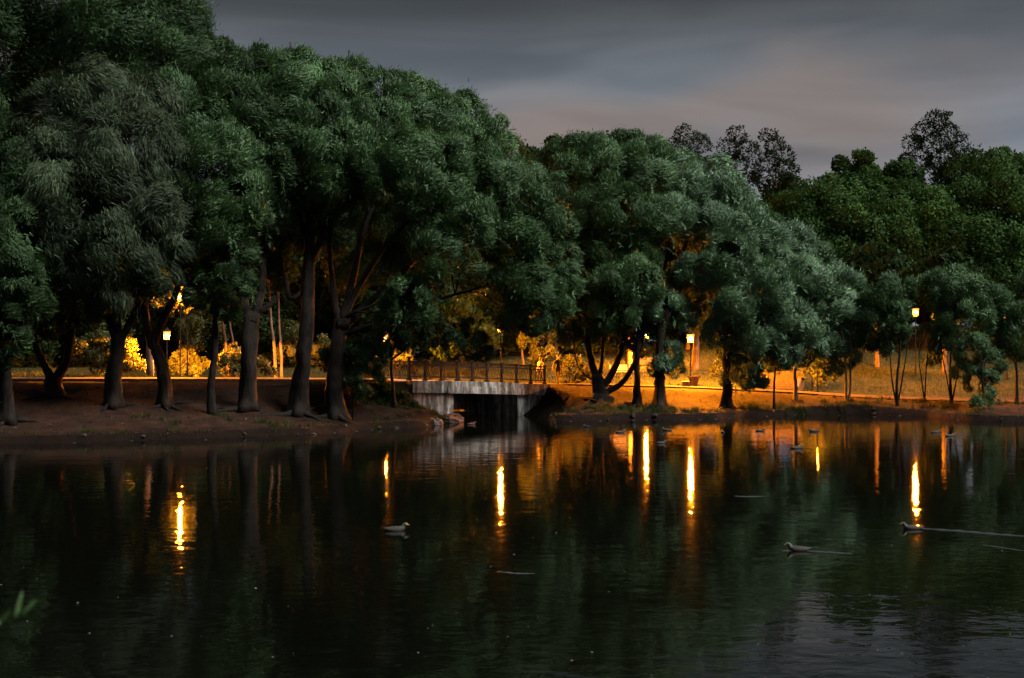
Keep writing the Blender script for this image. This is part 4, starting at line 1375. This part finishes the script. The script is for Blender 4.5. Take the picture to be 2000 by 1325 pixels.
def bench(px, D, rot, label, mat, w=1.7):
    X = (px - 1000) / FPX * D
    z0 = gz(X, D)
    root = empty('park_bench', (X, D, z0), label, 'bench', 'park benches')
    c, q = math.cos(rot), math.sin(rot)

    def P(x, y, z):
        return (X + x * c - y * q, D + x * q + y * c, z0 + z)

    def slab(nm, x0, x1, y0, y1, z0_, z1_, m, lean=0.0):
        MB().hexa([P(x0, y0, z0_), P(x1, y0, z0_), P(x1, y1, z0_), P(x0, y1, z0_)],
                  [P(x0, y0 + lean, z1_), P(x1, y0 + lean, z1_), P(x1, y1 + lean, z1_), P(x0, y1 + lean, z1_)]).build(nm, m, root)
    for k in range(4):
        slab('seat_slat', -w / 2, w / 2, -0.22 + 0.115 * k, -0.125 + 0.115 * k, 0.43, 0.47, mat)
    for k in range(3):
        slab('back_slat', -w / 2, w / 2, 0.26 + 0.03 * k, 0.295 + 0.03 * k, 0.54 + 0.13 * k, 0.645 + 0.13 * k, mat, 0.02)
    for x in (-w / 2 + 0.16, w / 2 - 0.22):
        slab('leg', x, x + 0.06, -0.2, -0.13, -0.05, 0.429, M['iron'])
        slab('leg', x, x + 0.06, 0.235, 0.258, -0.05, 0.95, M['iron'], 0.0)


bench(1214, 89.5, 0.25, 'pale slatted bench seen through the fan-stemmed willow', M['pale_stone'], 1.5)
bench(1266, 97, 0.1, 'dark bench on the lit lawn between the fanned willow and root-flared trunks', M['wood'], 1.7)
bench(548, 88, 0.0, 'wooden bench behind the path between the two thick left bank trunks', M['wood'], 1.7)


# ------------------------------------------------------------------ people
def person(X, Y, z0, H, face, label, shirt, trousers, skin, hair, stride=0.0, long_hair=False, armbend=0.3, coat=False):
    """one skinned body from a posed skeleton; clothes by zone"""
    s = H / 1.75
    J = {}
    J['pelvis'] = (0, 0, 0.95)
    J['waist'] = (0, 0.005, 1.10)
    J['chest'] = (0, 0.0, 1.30)
    J['neckb'] = (0, 0.0, 1.46)
    J['neck'] = (0, 0.01, 1.53)
    J['head'] = (0, 0.025, 1.64)
    J['crown'] = (0, 0.005, 1.73)
    rad = dict(pelvis=(0.155, 0.11), waist=(0.14, 0.10), chest=(0.165, 0.11), neckb=(0.10, 0.07), neck=(0.055, 0.055), head=(0.080, 0.098), crown=(0.062, 0.075))
    E = [('pelvis', 'waist'), ('waist', 'chest'), ('chest', 'neckb'), ('neckb', 'neck'), ('neck', 'head'), ('head', 'crown')]
    J['nose'] = (0, 0.118, 1.635)
    rad['nose'] = (0.014, 0.014)
    E.append(('head', 'nose'))
    for sd, nm in ((-1, 'l'), (1, 'r')):
        f = stride * sd
        J['hip' + nm] = (0.095 * sd, 0, 0.90)
        J['knee' + nm] = (0.10 * sd, 0.20 * f + 0.03, 0.50)
        J['ankle' + nm] = (0.10 * sd, 0.34 * f - 0.03 - (0.10 if f < 0 else 0), 0.09 + (0.05 if f < 0 else 0))
        J['toe' + nm] = (0.115 * sd, 0.34 * f + 0.13 - (0.09 if f < 0 else 0), 0.035)
        rad['hip' + nm] = (0.10, 0.10)
        rad['knee' + nm] = (0.065, 0.065)
        rad['ankle' + nm] = (0.045, 0.05)
        rad['toe' + nm] = (0.042, 0.032)
        E += [('pelvis', 'hip' + nm), ('hip' + nm, 'knee' + nm), ('knee' + nm, 'ankle' + nm), ('ankle' + nm, 'toe' + nm)]
        J['sho' + nm] = (0.185 * sd, 0, 1.40)
        J['elb' + nm] = (0.255 * sd, -0.12 * f - 0.02, 1.13)
        J['wri' + nm] = (0.265 * sd, -0.26 * f + armbend * 0.28, 0.91 + armbend * 0.08)
        J['palm' + nm] = (0.262 * sd, -0.29 * f + armbend * 0.36, 0.845 + armbend * 0.09)
        rad['sho' + nm] = (0.068, 0.068)
        rad['elb' + nm] = (0.045, 0.045)
        rad['wri' + nm] = (0.030, 0.030)
        rad['palm' + nm] = (0.022, 0.036)
        E += [('chest', 'sho' + nm), ('sho' + nm, 'elb' + nm), ('elb' + nm, 'wri' + nm), ('wri' + nm, 'palm' + nm)]
        px_, py_, pz_ = J['palm' + nm]
        for k, (dy, ln) in enumerate(((0.030, 0.075), (0.010, 0.085), (-0.010, 0.080), (-0.028, 0.062))):
            J['fa%d' % k + nm] = (px_ - 0.004 * sd, py_ + dy + 0.006, pz_ - ln * 0.55)
            J['fb%d' % k + nm] = (px_ - 0.022 * sd, py_ + dy + 0.010, pz_ - ln)
            rad['fa%d' % k + nm] = (0.010, 0.010)
            rad['fb%d' % k + nm] = (0.008, 0.008)
            E += [('palm' + nm, 'fa%d' % k + nm), ('fa%d' % k + nm, 'fb%d' % k + nm)]
        J['th' + nm] = (px_ - 0.03 * sd, py_ + 0.045, pz_ - 0.02)
        rad['th' + nm] = (0.010, 0.010)
        E.append(('wri' + nm, 'th' + nm))
    names = list(J)
    idx = {n: i for i, n in enumerate(names)}
    me = bpy.data.meshes.new('person_skeleton')
    me.from_pydata([tuple(c * s for c in J[n]) for n in names], [(idx[a], idx[b]) for a, b in E], [])
    ob = bpy.data.objects.new('person_skeleton', me)
    COL.objects.link(ob)
    sk = ob.modifiers.new('skin', 'SKIN')
    sk.use_smooth_shade = True
    for n in names:
        v = me.skin_vertices[0].data[idx[n]]
        v.radius = (rad[n][0] * s, rad[n][1] * s)
        v.use_root = n == 'pelvis'
    sub = ob.modifiers.new('sub', 'SUBSURF')
    sub.levels = sub.render_levels = 1
    dg = bpy.context.evaluated_depsgraph_get()
    dg.update()
    m2 = bpy.data.meshes.new_from_object(ob.evaluated_get(dg))
    bpy.data.objects.remove(ob)
    m2.name = 'person'
    m2.materials.clear()
    for mt in (skin, shirt, trousers, M['shoe']):
        m2.materials.append(mt)
    mi = []
    for p_ in m2.polygons:
        c = p_.center / s
        if c.z < 0.075:
            k = 3
        elif c.z < 0.97 and abs(c.x) < 0.225:
            k = 2
        elif c.z < 1.475 and (abs(c.x) < 0.225 or c.z > (0.93 if coat else 1.20)):
            k = 1
        else:
            k = 0
        mi.append(k)
    m2.polygons.foreach_set('material_index', mi)
    m2.polygons.foreach_set('use_smooth', [True] * len(m2.polygons))
    body = link('person', m2)
    body.location = (X, Y, z0)
    body.rotation_euler = (0, 0, face)
    tag(body, label, 'person')
    hv = MB()
    V, F = [], []
    rings, sides = 6, 12
    for i in range(rings):
        th = 0.12 + (1.75 if long_hair else 1.45) * i / (rings - 1)
        for k in range(sides):
            a = 2 * math.pi * k / sides
            front = max(0.0, math.sin(a))
            t2 = th * (1 - 0.42 * front)
            V.append((0.094 * s * math.sin(t2) * math.cos(a), (0.0 + 0.112 * math.sin(t2) * math.sin(a)) * s, (1.655 + 0.118 * math.cos(t2) - (0.10 * (i / 5) ** 2 * (1 - front) if long_hair else 0)) * s))
    for i in range(rings - 1):
        for k in range(sides):
            k2 = (k + 1) % sides
            F.append((i * sides + k, (i + 1) * sides + k, (i + 1) * sides + k2, i * sides + k2))
    F.append(tuple(range(sides)))
    hv.add(V, F)
    ho = hv.build('hair', hair, smooth=True)
    ho.parent = body
    # eyes, mouth, ears
    fc = MB()
    for sx in (-1, 1):
        fc.lathe([(0.004, -0.006), (0.011, 0.0), (0.004, 0.006)], (0.032 * sx * s, 0.112 * s, 1.655 * s), 6)
        fc.box(((0.088 * sx - 0.012) * s, -0.01 * s, 1.615 * s), ((0.088 * sx + 0.012) * s, 0.02 * s, 1.67 * s))
    fc.box((-0.022 * s, 0.104 * s, 1.588 * s), (0.022 * s, 0.114 * s, 1.597 * s))
    fo = fc.build('face_features', M['shoe'])
    fo.parent = body
    return body


M['shoe'] = plain_mat('dark_shoe', (0.02, 0.018, 0.016))
skin = plain_mat('skin', (0.42, 0.27, 0.19), 0.55, 0.35)
X1, Y1 = 90 / FPX * 79, 79.0
person(X1, Y1, gz(X1, Y1) + 0.03, 1.74, 0.35, 'person in dark green top and brown trousers walking just past the bridge', plain_mat('green_cloth', (0.030, 0.042, 0.016)),
       plain_mat('brown_cloth', (0.075, 0.045, 0.032)), skin, plain_mat('dark_hair', (0.02, 0.015, 0.012), 0.5), stride=0.55)
X2, Y2 = 55.5 / FPX * 80.6, 80.6
person(X2, Y2, gz(X2, Y2) + 0.03, 1.60, 2.4, 'person in a pale lamplit top standing behind the end of the railing', plain_mat('pale_cloth', (0.50, 0.45, 0.36)),
       plain_mat('dark_cloth', (0.05, 0.04, 0.045)), skin, plain_mat('brown_hair', (0.10, 0.06, 0.035), 0.5), stride=0.15, long_hair=True, coat=True)


# ------------------------------------------------------------------ ducks
M['duck_body'] = noise_mat('duck_feathers', (0.012, 0.010, 0.008), (0.055, 0.048, 0.042), 26, 0.7, 0.25, 0.2, 0.01, (1, 2.5, 1))
M['duck_head'] = plain_mat('duck_head_feathers', (0.045, 0.05, 0.038), 0.5)
M['duck_bill'] = plain_mat('duck_bill', (0.30, 0.20, 0.06), 0.5)


def duck_mesh():
    # spine from tail tip to bill tip: x forward, z up, half width, half height
    sp = [(-0.30, 0.085, 0.006, 0.004), (-0.25, 0.075, 0.045, 0.015), (-0.19, 0.055, 0.085, 0.045), (-0.10, 0.035, 0.115, 0.080), (0.0, 0.030, 0.122, 0.092), (0.09, 0.035, 0.110, 0.086),
          (0.15, 0.055, 0.084, 0.078), (0.180, 0.085, 0.060, 0.062), (0.195, 0.112, 0.046, 0.050), (0.208, 0.136, 0.042, 0.046), (0.230, 0.156, 0.044, 0.044), (0.256, 0.158, 0.038, 0.038),
          (0.274, 0.150, 0.024, 0.020), (0.302, 0.143, 0.022, 0.011), (0.328, 0.139, 0.013, 0.005)]
    c = np.array([(a, 0, b) for a, b, _, _ in sp])
    t = unit(np.gradient(c, axis=0))
    sides = 12
    V, F, mi = [], [], []
    for i, (x, z, w, h) in enumerate(sp):
        nrm = np.array([-t[i, 2], 0, t[i, 0]])
        for k in range(sides):
            a = 2 * math.pi * k / sides
            V.append(c[i] + np.array([0, 1, 0]) * w * math.cos(a) + nrm * h * math.sin(a))
    for i in range(len(sp) - 1):
        for k in range(sides):
            k2 = (k + 1) % sides
            F.append((i * sides + k, i * sides + k2, (i + 1) * sides + k2, (i + 1) * sides + k))
            mi.append(0 if i < 7 else (1 if i < 11 else 2))
    F += [tuple(reversed(range(sides))), tuple((len(sp) - 1) * sides + k for k in range(sides))]
    mi += [0, 2]
    m = MB().add(V, F)
    m.mi = mi
    return m


DG = 'ducks on the pond'
ducks = [
    (772, 1034, 0.15, 1.05, 'nearest duck, gliding left of the brightest lamp reflection'),
    (1560, 1073, 3.05, 1.0, 'dark duck trailing a short wake in front of the green reflections'),
    (1782, 1031, 3.1, 0.95, 'duck at the foot of the right lamp streak, trailing a long wake'),
    (920, 827, 0.4, 0.95, 'duck swimming in front of the bridge opening'),
    (1147, 832, 2.6, 0.8, 'small duck by the grassy shore right of the bridge'),
    (1211, 843, 0.1, 0.95, 'duck just left of the paired lamp streaks'),
    (1303, 839, 3.0, 0.95, 'duck between the paired lamp streaks, the one nearer the shore'),
    (1291, 864, 0.2, 0.9, 'duck between the paired lamp streaks, the one farther from the shore'),
    (1411, 843, 1.5, 0.9, 'duck in the dark trunk reflection right of the lamp streaks'),
    (1485, 840, 0.0, 0.9, 'duck on the orange reflection of the lit dirt'),
    (1590, 841, 3.1, 1.0, 'duck right of the lit orange trunk reflection'),
    (1555, 874, 0.2, 1.1, 'duck on the thin orange trunk reflection, away from the shore'),
    (1827, 843, 0.1, 0.95, 'left one of two ducks below the young willows'),
    (1855, 850, 0.2, 0.95, 'right one of two ducks below the young willows'),
]
d0 = None
for (px, py, rz, sc_, lab) in ducks:
    D = CH * FPX / (py - HOR)
    if d0 is None:
        o = d0 = duck_mesh().build('duck', [M['duck_body'], M['duck_head'], M['duck_bill']], smooth=True)
    else:
        o = d0.copy()
        COL.objects.link(o)
    o.location = ((px - 1000) / FPX * D, D, -0.015)
    o.rotation_euler = (0, 0, rz)
    o.scale = (sc_ * 0.92,) * 3
    tag(o, lab, 'duck', DG)


def wake(pts, h, w, label):
    """low ridge of water drawn out behind a swimmer"""
    P = []
    for px, py in pts:
        D = CH * FPX / (py - HOR)
        P.append(((px - 1000) / FPX * D, D, 0.0))
    c = catmull(P, 8)
    t = unit(np.gradient(c, axis=0))
    nrm = np.stack([-t[:, 1], t[:, 0], 0 * t[:, 0]], 1)
    prof = [(-1.0, 0.0015), (-0.6, 0.35), (0, 1.0), (0.6, 0.35), (1.0, 0.0015)]
    V, F = [], []
    n = len(c)
    for i in range(n):
        f = math.sin(math.pi * min(1, (i + 0.6) / n)) ** 0.5
        for a, b in prof:
            q = c[i] + nrm[i] * a * w * (0.6 + 0.4 * f)
            V.append((q[0], q[1], 0.0015 + b * h * f * (0.8 + 0.3 * math.sin(i * 1.7))))
    k = len(prof)
    for i in range(n - 1):
        for j in range(k - 1):
            F.append((i * k + j, (i + 1) * k + j, (i + 1) * k + j + 1, i * k + j + 1))
    o = MB().add(V, F).build('wake', M['ripple'], smooth=True)
    me = o.data
    if me.polygons[1].normal.z < 0:
        me.flip_normals()
    tag(o, label, 'wake', kind='stuff')


mr, gr_, outr = newmat('ripple_water')
pr = principled(gr_, outr, 0.12, 0.5)
pr.inputs['Base Color'].default_value = (0.036, 0.04, 0.04, 1)  # paler than the pond: reflected sky put into the base colour
pr.inputs['IOR'].default_value = 1.333
M['ripple'] = mr
wake([(1798, 1030), (1870, 1035), (1940, 1041), (2010, 1046)], 0.030, 0.05, 'long thin wake line running to the right edge')
wake([(1574, 1074), (1620, 1077), (1665, 1080)], 0.024, 0.04, 'short wake line behind the dark duck')
wake([(1528, 1074), (1545, 1074)], 0.024, 0.05, 'small bow ripple in front of the dark duck')
wake([(1435, 967), (1463, 968), (1492, 967)], 0.022, 0.09, 'pale ripple patch in open water left of the green reflections')
wake([(972, 1114), (1010, 1118), (1044, 1118)], 0.016, 0.05, 'faint golden ripple in the open water below the brightest streak')
wake([(1920, 1062), (1960, 1068), (2000, 1074)], 0.012, 0.03, 'broken thin ripple at the right edge below the long wake')


# ------------------------------------------------------------------ grass, fluff, near plant
def grass_blades():
    allV, T = [], []

    def blades(P, hmin, hmax, w, lean):
        n = len(P)
        z = ground_z(P)
        h = rng.uniform(hmin, hmax, n)
        a = rng.uniform(0, 6.28, n)
        B = np.column_stack([P, z - 0.02])
        side = np.stack([np.cos(a), np.sin(a), 0 * a], 1) * (w * rng.uniform(0.6, 1.3, n))[:, None]
        tip = B + np.column_stack([rng.normal(0, lean, n) * h, rng.normal(0, lean, n) * h, h])
        allV.append(np.stack([B - side, B + side, tip], 1))
        T.append(np.clip(rng.normal(0.45, 0.22, n), 0, 1))
    # lawn behind the paths
    n = 90000
    P = np.stack([rng.uniform(-36, 42, n), 71 + 40 * rng.random(n) ** 1.3], 1)
    d = shore_sd(P)
    pd, _ = path_info(P)
    k = (d > 2.5) & (pd > 0.35) & np.where(P[:, 0] < 0, P[:, 1] > 71.5, P[:, 1] > 83.4)
    blades(P[k], 0.08, 0.30, 0.020, 0.55)
    # long tufts along the shore
    spots = [(-6.6, 67.2, 1.3, 1500, 0.34), (-4.6, 67.4, 0.8, 900, 0.26), (-8.6, 66.0, 1.4, 600, 0.3), (4.6, 72.0, 0.8, 500, 0.3), (6.4, 72.2, 1.6, 1600, 0.42), (8.6, 72.6, 1.0, 500, 0.32), (13.8, 75.3, 0.8, 700, 0.55),
             (15.2, 76.0, 1.4, 700, 0.4), (20.0, 76.8, 2.2, 1200, 0.34), (25.0, 75.2, 2.0, 900, 0.4), (-16.5, 59.6, 1.0, 250, 0.3), (-10.8, 60.6, 1.0, 350, 0.35), (-12.2, 61.0, 0.8, 250, 0.3)]
    for i in range(2, len(SH) - 9):             # odd tufts all along the waterline
        for _ in range(3):
            q = SH[i] + (SH[i + 1] - SH[i]) * rng.random()
            if 52 < q[1] < 77:
                spots.append((q[0], q[1] + rng.uniform(0.3, 1.6), rng.uniform(0.3, 0.8), int(rng.integers(40, 160)), rng.uniform(0.15, 0.32)))
    for x, y, r, m, h in spots:
        c = np.array([x, y]) + rng.normal(0, 1, (max(4, m // 45), 2)) * np.array([r, r * 0.4])
        P = c[rng.integers(0, len(c), m)] + rng.normal(0, 0.10, (m, 2))
        P = P[shore_sd(P) > 0.05]
        blades(P, h * 0.4, h, 0.014, 0.45)
    V = np.concatenate(allV)
    o = quads_mesh('grass', V, np.concatenate(T), M['grassblade'], None, np.zeros(3))
    tag(o, 'short lawn and longer tufts of grass along the banks', 'grass', kind='stuff')


grass_blades()


def fluff():
    n = 80
    py = HOR + 130 + 540 * rng.random(n) ** 0.75
    D = CH * FPX / (py - HOR)
    X = (rng.uniform(-40, 2040, n) - 1000) / FPX * D
    k = shore_sd(np.stack([X, D], 1)) < -0.6
    X, D = X[k], D[k]
    n = len(X)
    V = []
    for i in range(n):
        r = rng.uniform(0.008, 0.022)
        a = rng.uniform(0, 6.28)
        c = np.array([X[i], D[i], 0.006])
        pts = [c + np.array([math.cos(a + t) * r * rng.uniform(0.6, 1.4), math.sin(a + t) * r * rng.uniform(0.6, 1.4), rng.uniform(0, 0.012)]) for t in (0, 1.57, 3.14, 4.71)]
        V.append(pts)
    M['fluff'] = leaf_mat('seed_fluff', (0.10, 0.095, 0.08), (0.24, 0.23, 0.21), (0.5, 0.5, 0.45), 0.9, 0.1)
    o = quads_mesh('floating_debris', np.array(V), rng.random(n), M['fluff'], None, np.zeros(3))
    tag(o, 'pale specks of seed fluff and fallen leaves floating on the pond', 'debris', kind='stuff')


fluff()


def litter():
    n = 16000
    P = np.stack([rng.uniform(-30, 34, n), rng.uniform(54, 84, n)], 1)
    d = shore_sd(P)
    pd, _ = path_info(P)
    k = (d > 0.15) & (d < 11) & (pd > 0.2) & (P[:, 1] < np.where(P[:, 0] < 0, 70.5, 82.5))
    P = P[k]
    z = ground_z(P)
    n = len(P)
    B = np.column_stack([P, z + 0.012])
    D_ = rand_dirs(n)
    D_[:, 2] *= 0.35
    D_ = unit(D_)
    N_ = unit(np.array([0, 0, 1.0]) + rng.normal(0, 0.35, (n, 3)))
    stick = rng.random(n) < 0.12
    V = leaf_quads(B, D_, N_, np.where(stick, rng.uniform(0.25, 0.7, n), rng.uniform(0.06, 0.15, n)), np.where(stick, 0.022, rng.uniform(0.03, 0.08, n)))
    M['litter'] = leaf_mat('leaf_litter', (0.010, 0.007, 0.004), (0.085, 0.058, 0.034), (0.02, 0.015, 0.01), 0.8, 0.15, 0.05)
    o = quads_mesh('leaf_litter', V, np.clip(rng.normal(0.4, 0.3, n), 0, 1), M['litter'], None, np.zeros(3))
    tag(o, 'fallen leaves and twigs strewn over the earth banks', 'litter', kind='stuff')


litter()


def shore_stones():
    m = MB()
    k = 0
    while k < 190:
        i = int(rng.integers(2, 33))
        a, b = SH[i], SH[(i + 1) % len(SH)]
        q = a + (b - a) * rng.random() + rng.normal(0, 0.28, 2)
        if q[1] < 50 or q[1] > 78:
            k += 1
            continue
        z = gz(q[0], q[1])
        r = rng.uniform(0.03, 0.11)
        V = []
        for j in range(3):
            for t in range(6):
                an = t * 1.047 + rng.uniform(-0.2, 0.2)
                rr = r * (1.0, 0.95, 0.45)[j] * rng.uniform(0.75, 1.25)
                V.append((q[0] + rr * math.cos(an) * 1.3, q[1] + rr * math.sin(an), max(z, -0.06) + (-0.04, 0.3 * r, 0.75 * r)[j]))
        F = [(j * 6 + t, j * 6 + (t + 1) % 6, j * 6 + 6 + (t + 1) % 6, j * 6 + 6 + t) for j in range(2) for t in range(6)] + [tuple(range(12, 18))]
        m.add(V, F)
        k += 1
    M['mud_stone'] = noise_mat('muddy_stone', (0.02, 0.016, 0.013), (0.06, 0.05, 0.042), 9, 0.85, 0.2, 0.4, 0.02)
    o = m.build('shore_stones', M['mud_stone'])
    tag(o, 'small stones scattered along the muddy waterline', 'stones', kind='stuff')


shore_stones()


def near_plant():
    D = 1.55
    X0 = (-30 - 1000) / FPX * D
    z0 = gz(X0, D)
    root = empty('leafy_plant', (X0, D, z0), 'blurred green leaves of a plant close to the camera, bottom left', 'plant')
    M['near_leaf'] = noise_mat('near_leaf', (0.028, 0.062, 0.020), (0.060, 0.115, 0.045), 20, 0.35, 0.5, 0.2, 0.002)
    top = at(0, 1216, D)
    st_ = catmull([(X0, D, z0 - 0.05), (X0 + 0.02, D, z0 + 0.6), tuple(top + np.array([-0.04, 0, -0.05])), tuple(top)], 6)
    MB().tube(st_, np.linspace(0.006, 0.002, len(st_)), 6).build('stem', M['near_leaf'], root, smooth=True)
    for pts, w in (([(-8, 1216), (30, 1196), (60, 1194), (92, 1224)], 0.010), ([(30, 1200), (38, 1176), (44, 1150)], 0.005), ([(46, 1196), (70, 1172), (95, 1178)], 0.004), ([(-20, 1222), (20, 1248), (50, 1262), (74, 1276)], 0.009)):
        c = catmull([at(a, b, D + 0.02 * i) for i, (a, b) in enumerate(pts)], 5)
        n = len(c)
        V, F = [], []
        for i in range(n):
            f = math.sin(math.pi * (0.06 + 0.94 * i / (n - 1))) ** 0.8
            V += [c[i] + np.array([0, -w * f, w * f * 0.75]), c[i] + np.array([0, 0, -0.0015]), c[i] + np.array([0, w * f, -w * f * 0.75])]
        for i in range(n - 1):
            F += [(i * 3, i * 3 + 1, i * 3 + 4, i * 3 + 3), (i * 3 + 1, i * 3 + 2, i * 3 + 5, i * 3 + 4)]
        MB().add(V, F).build('leaf', M['near_leaf'], root, smooth=True)


near_plant()
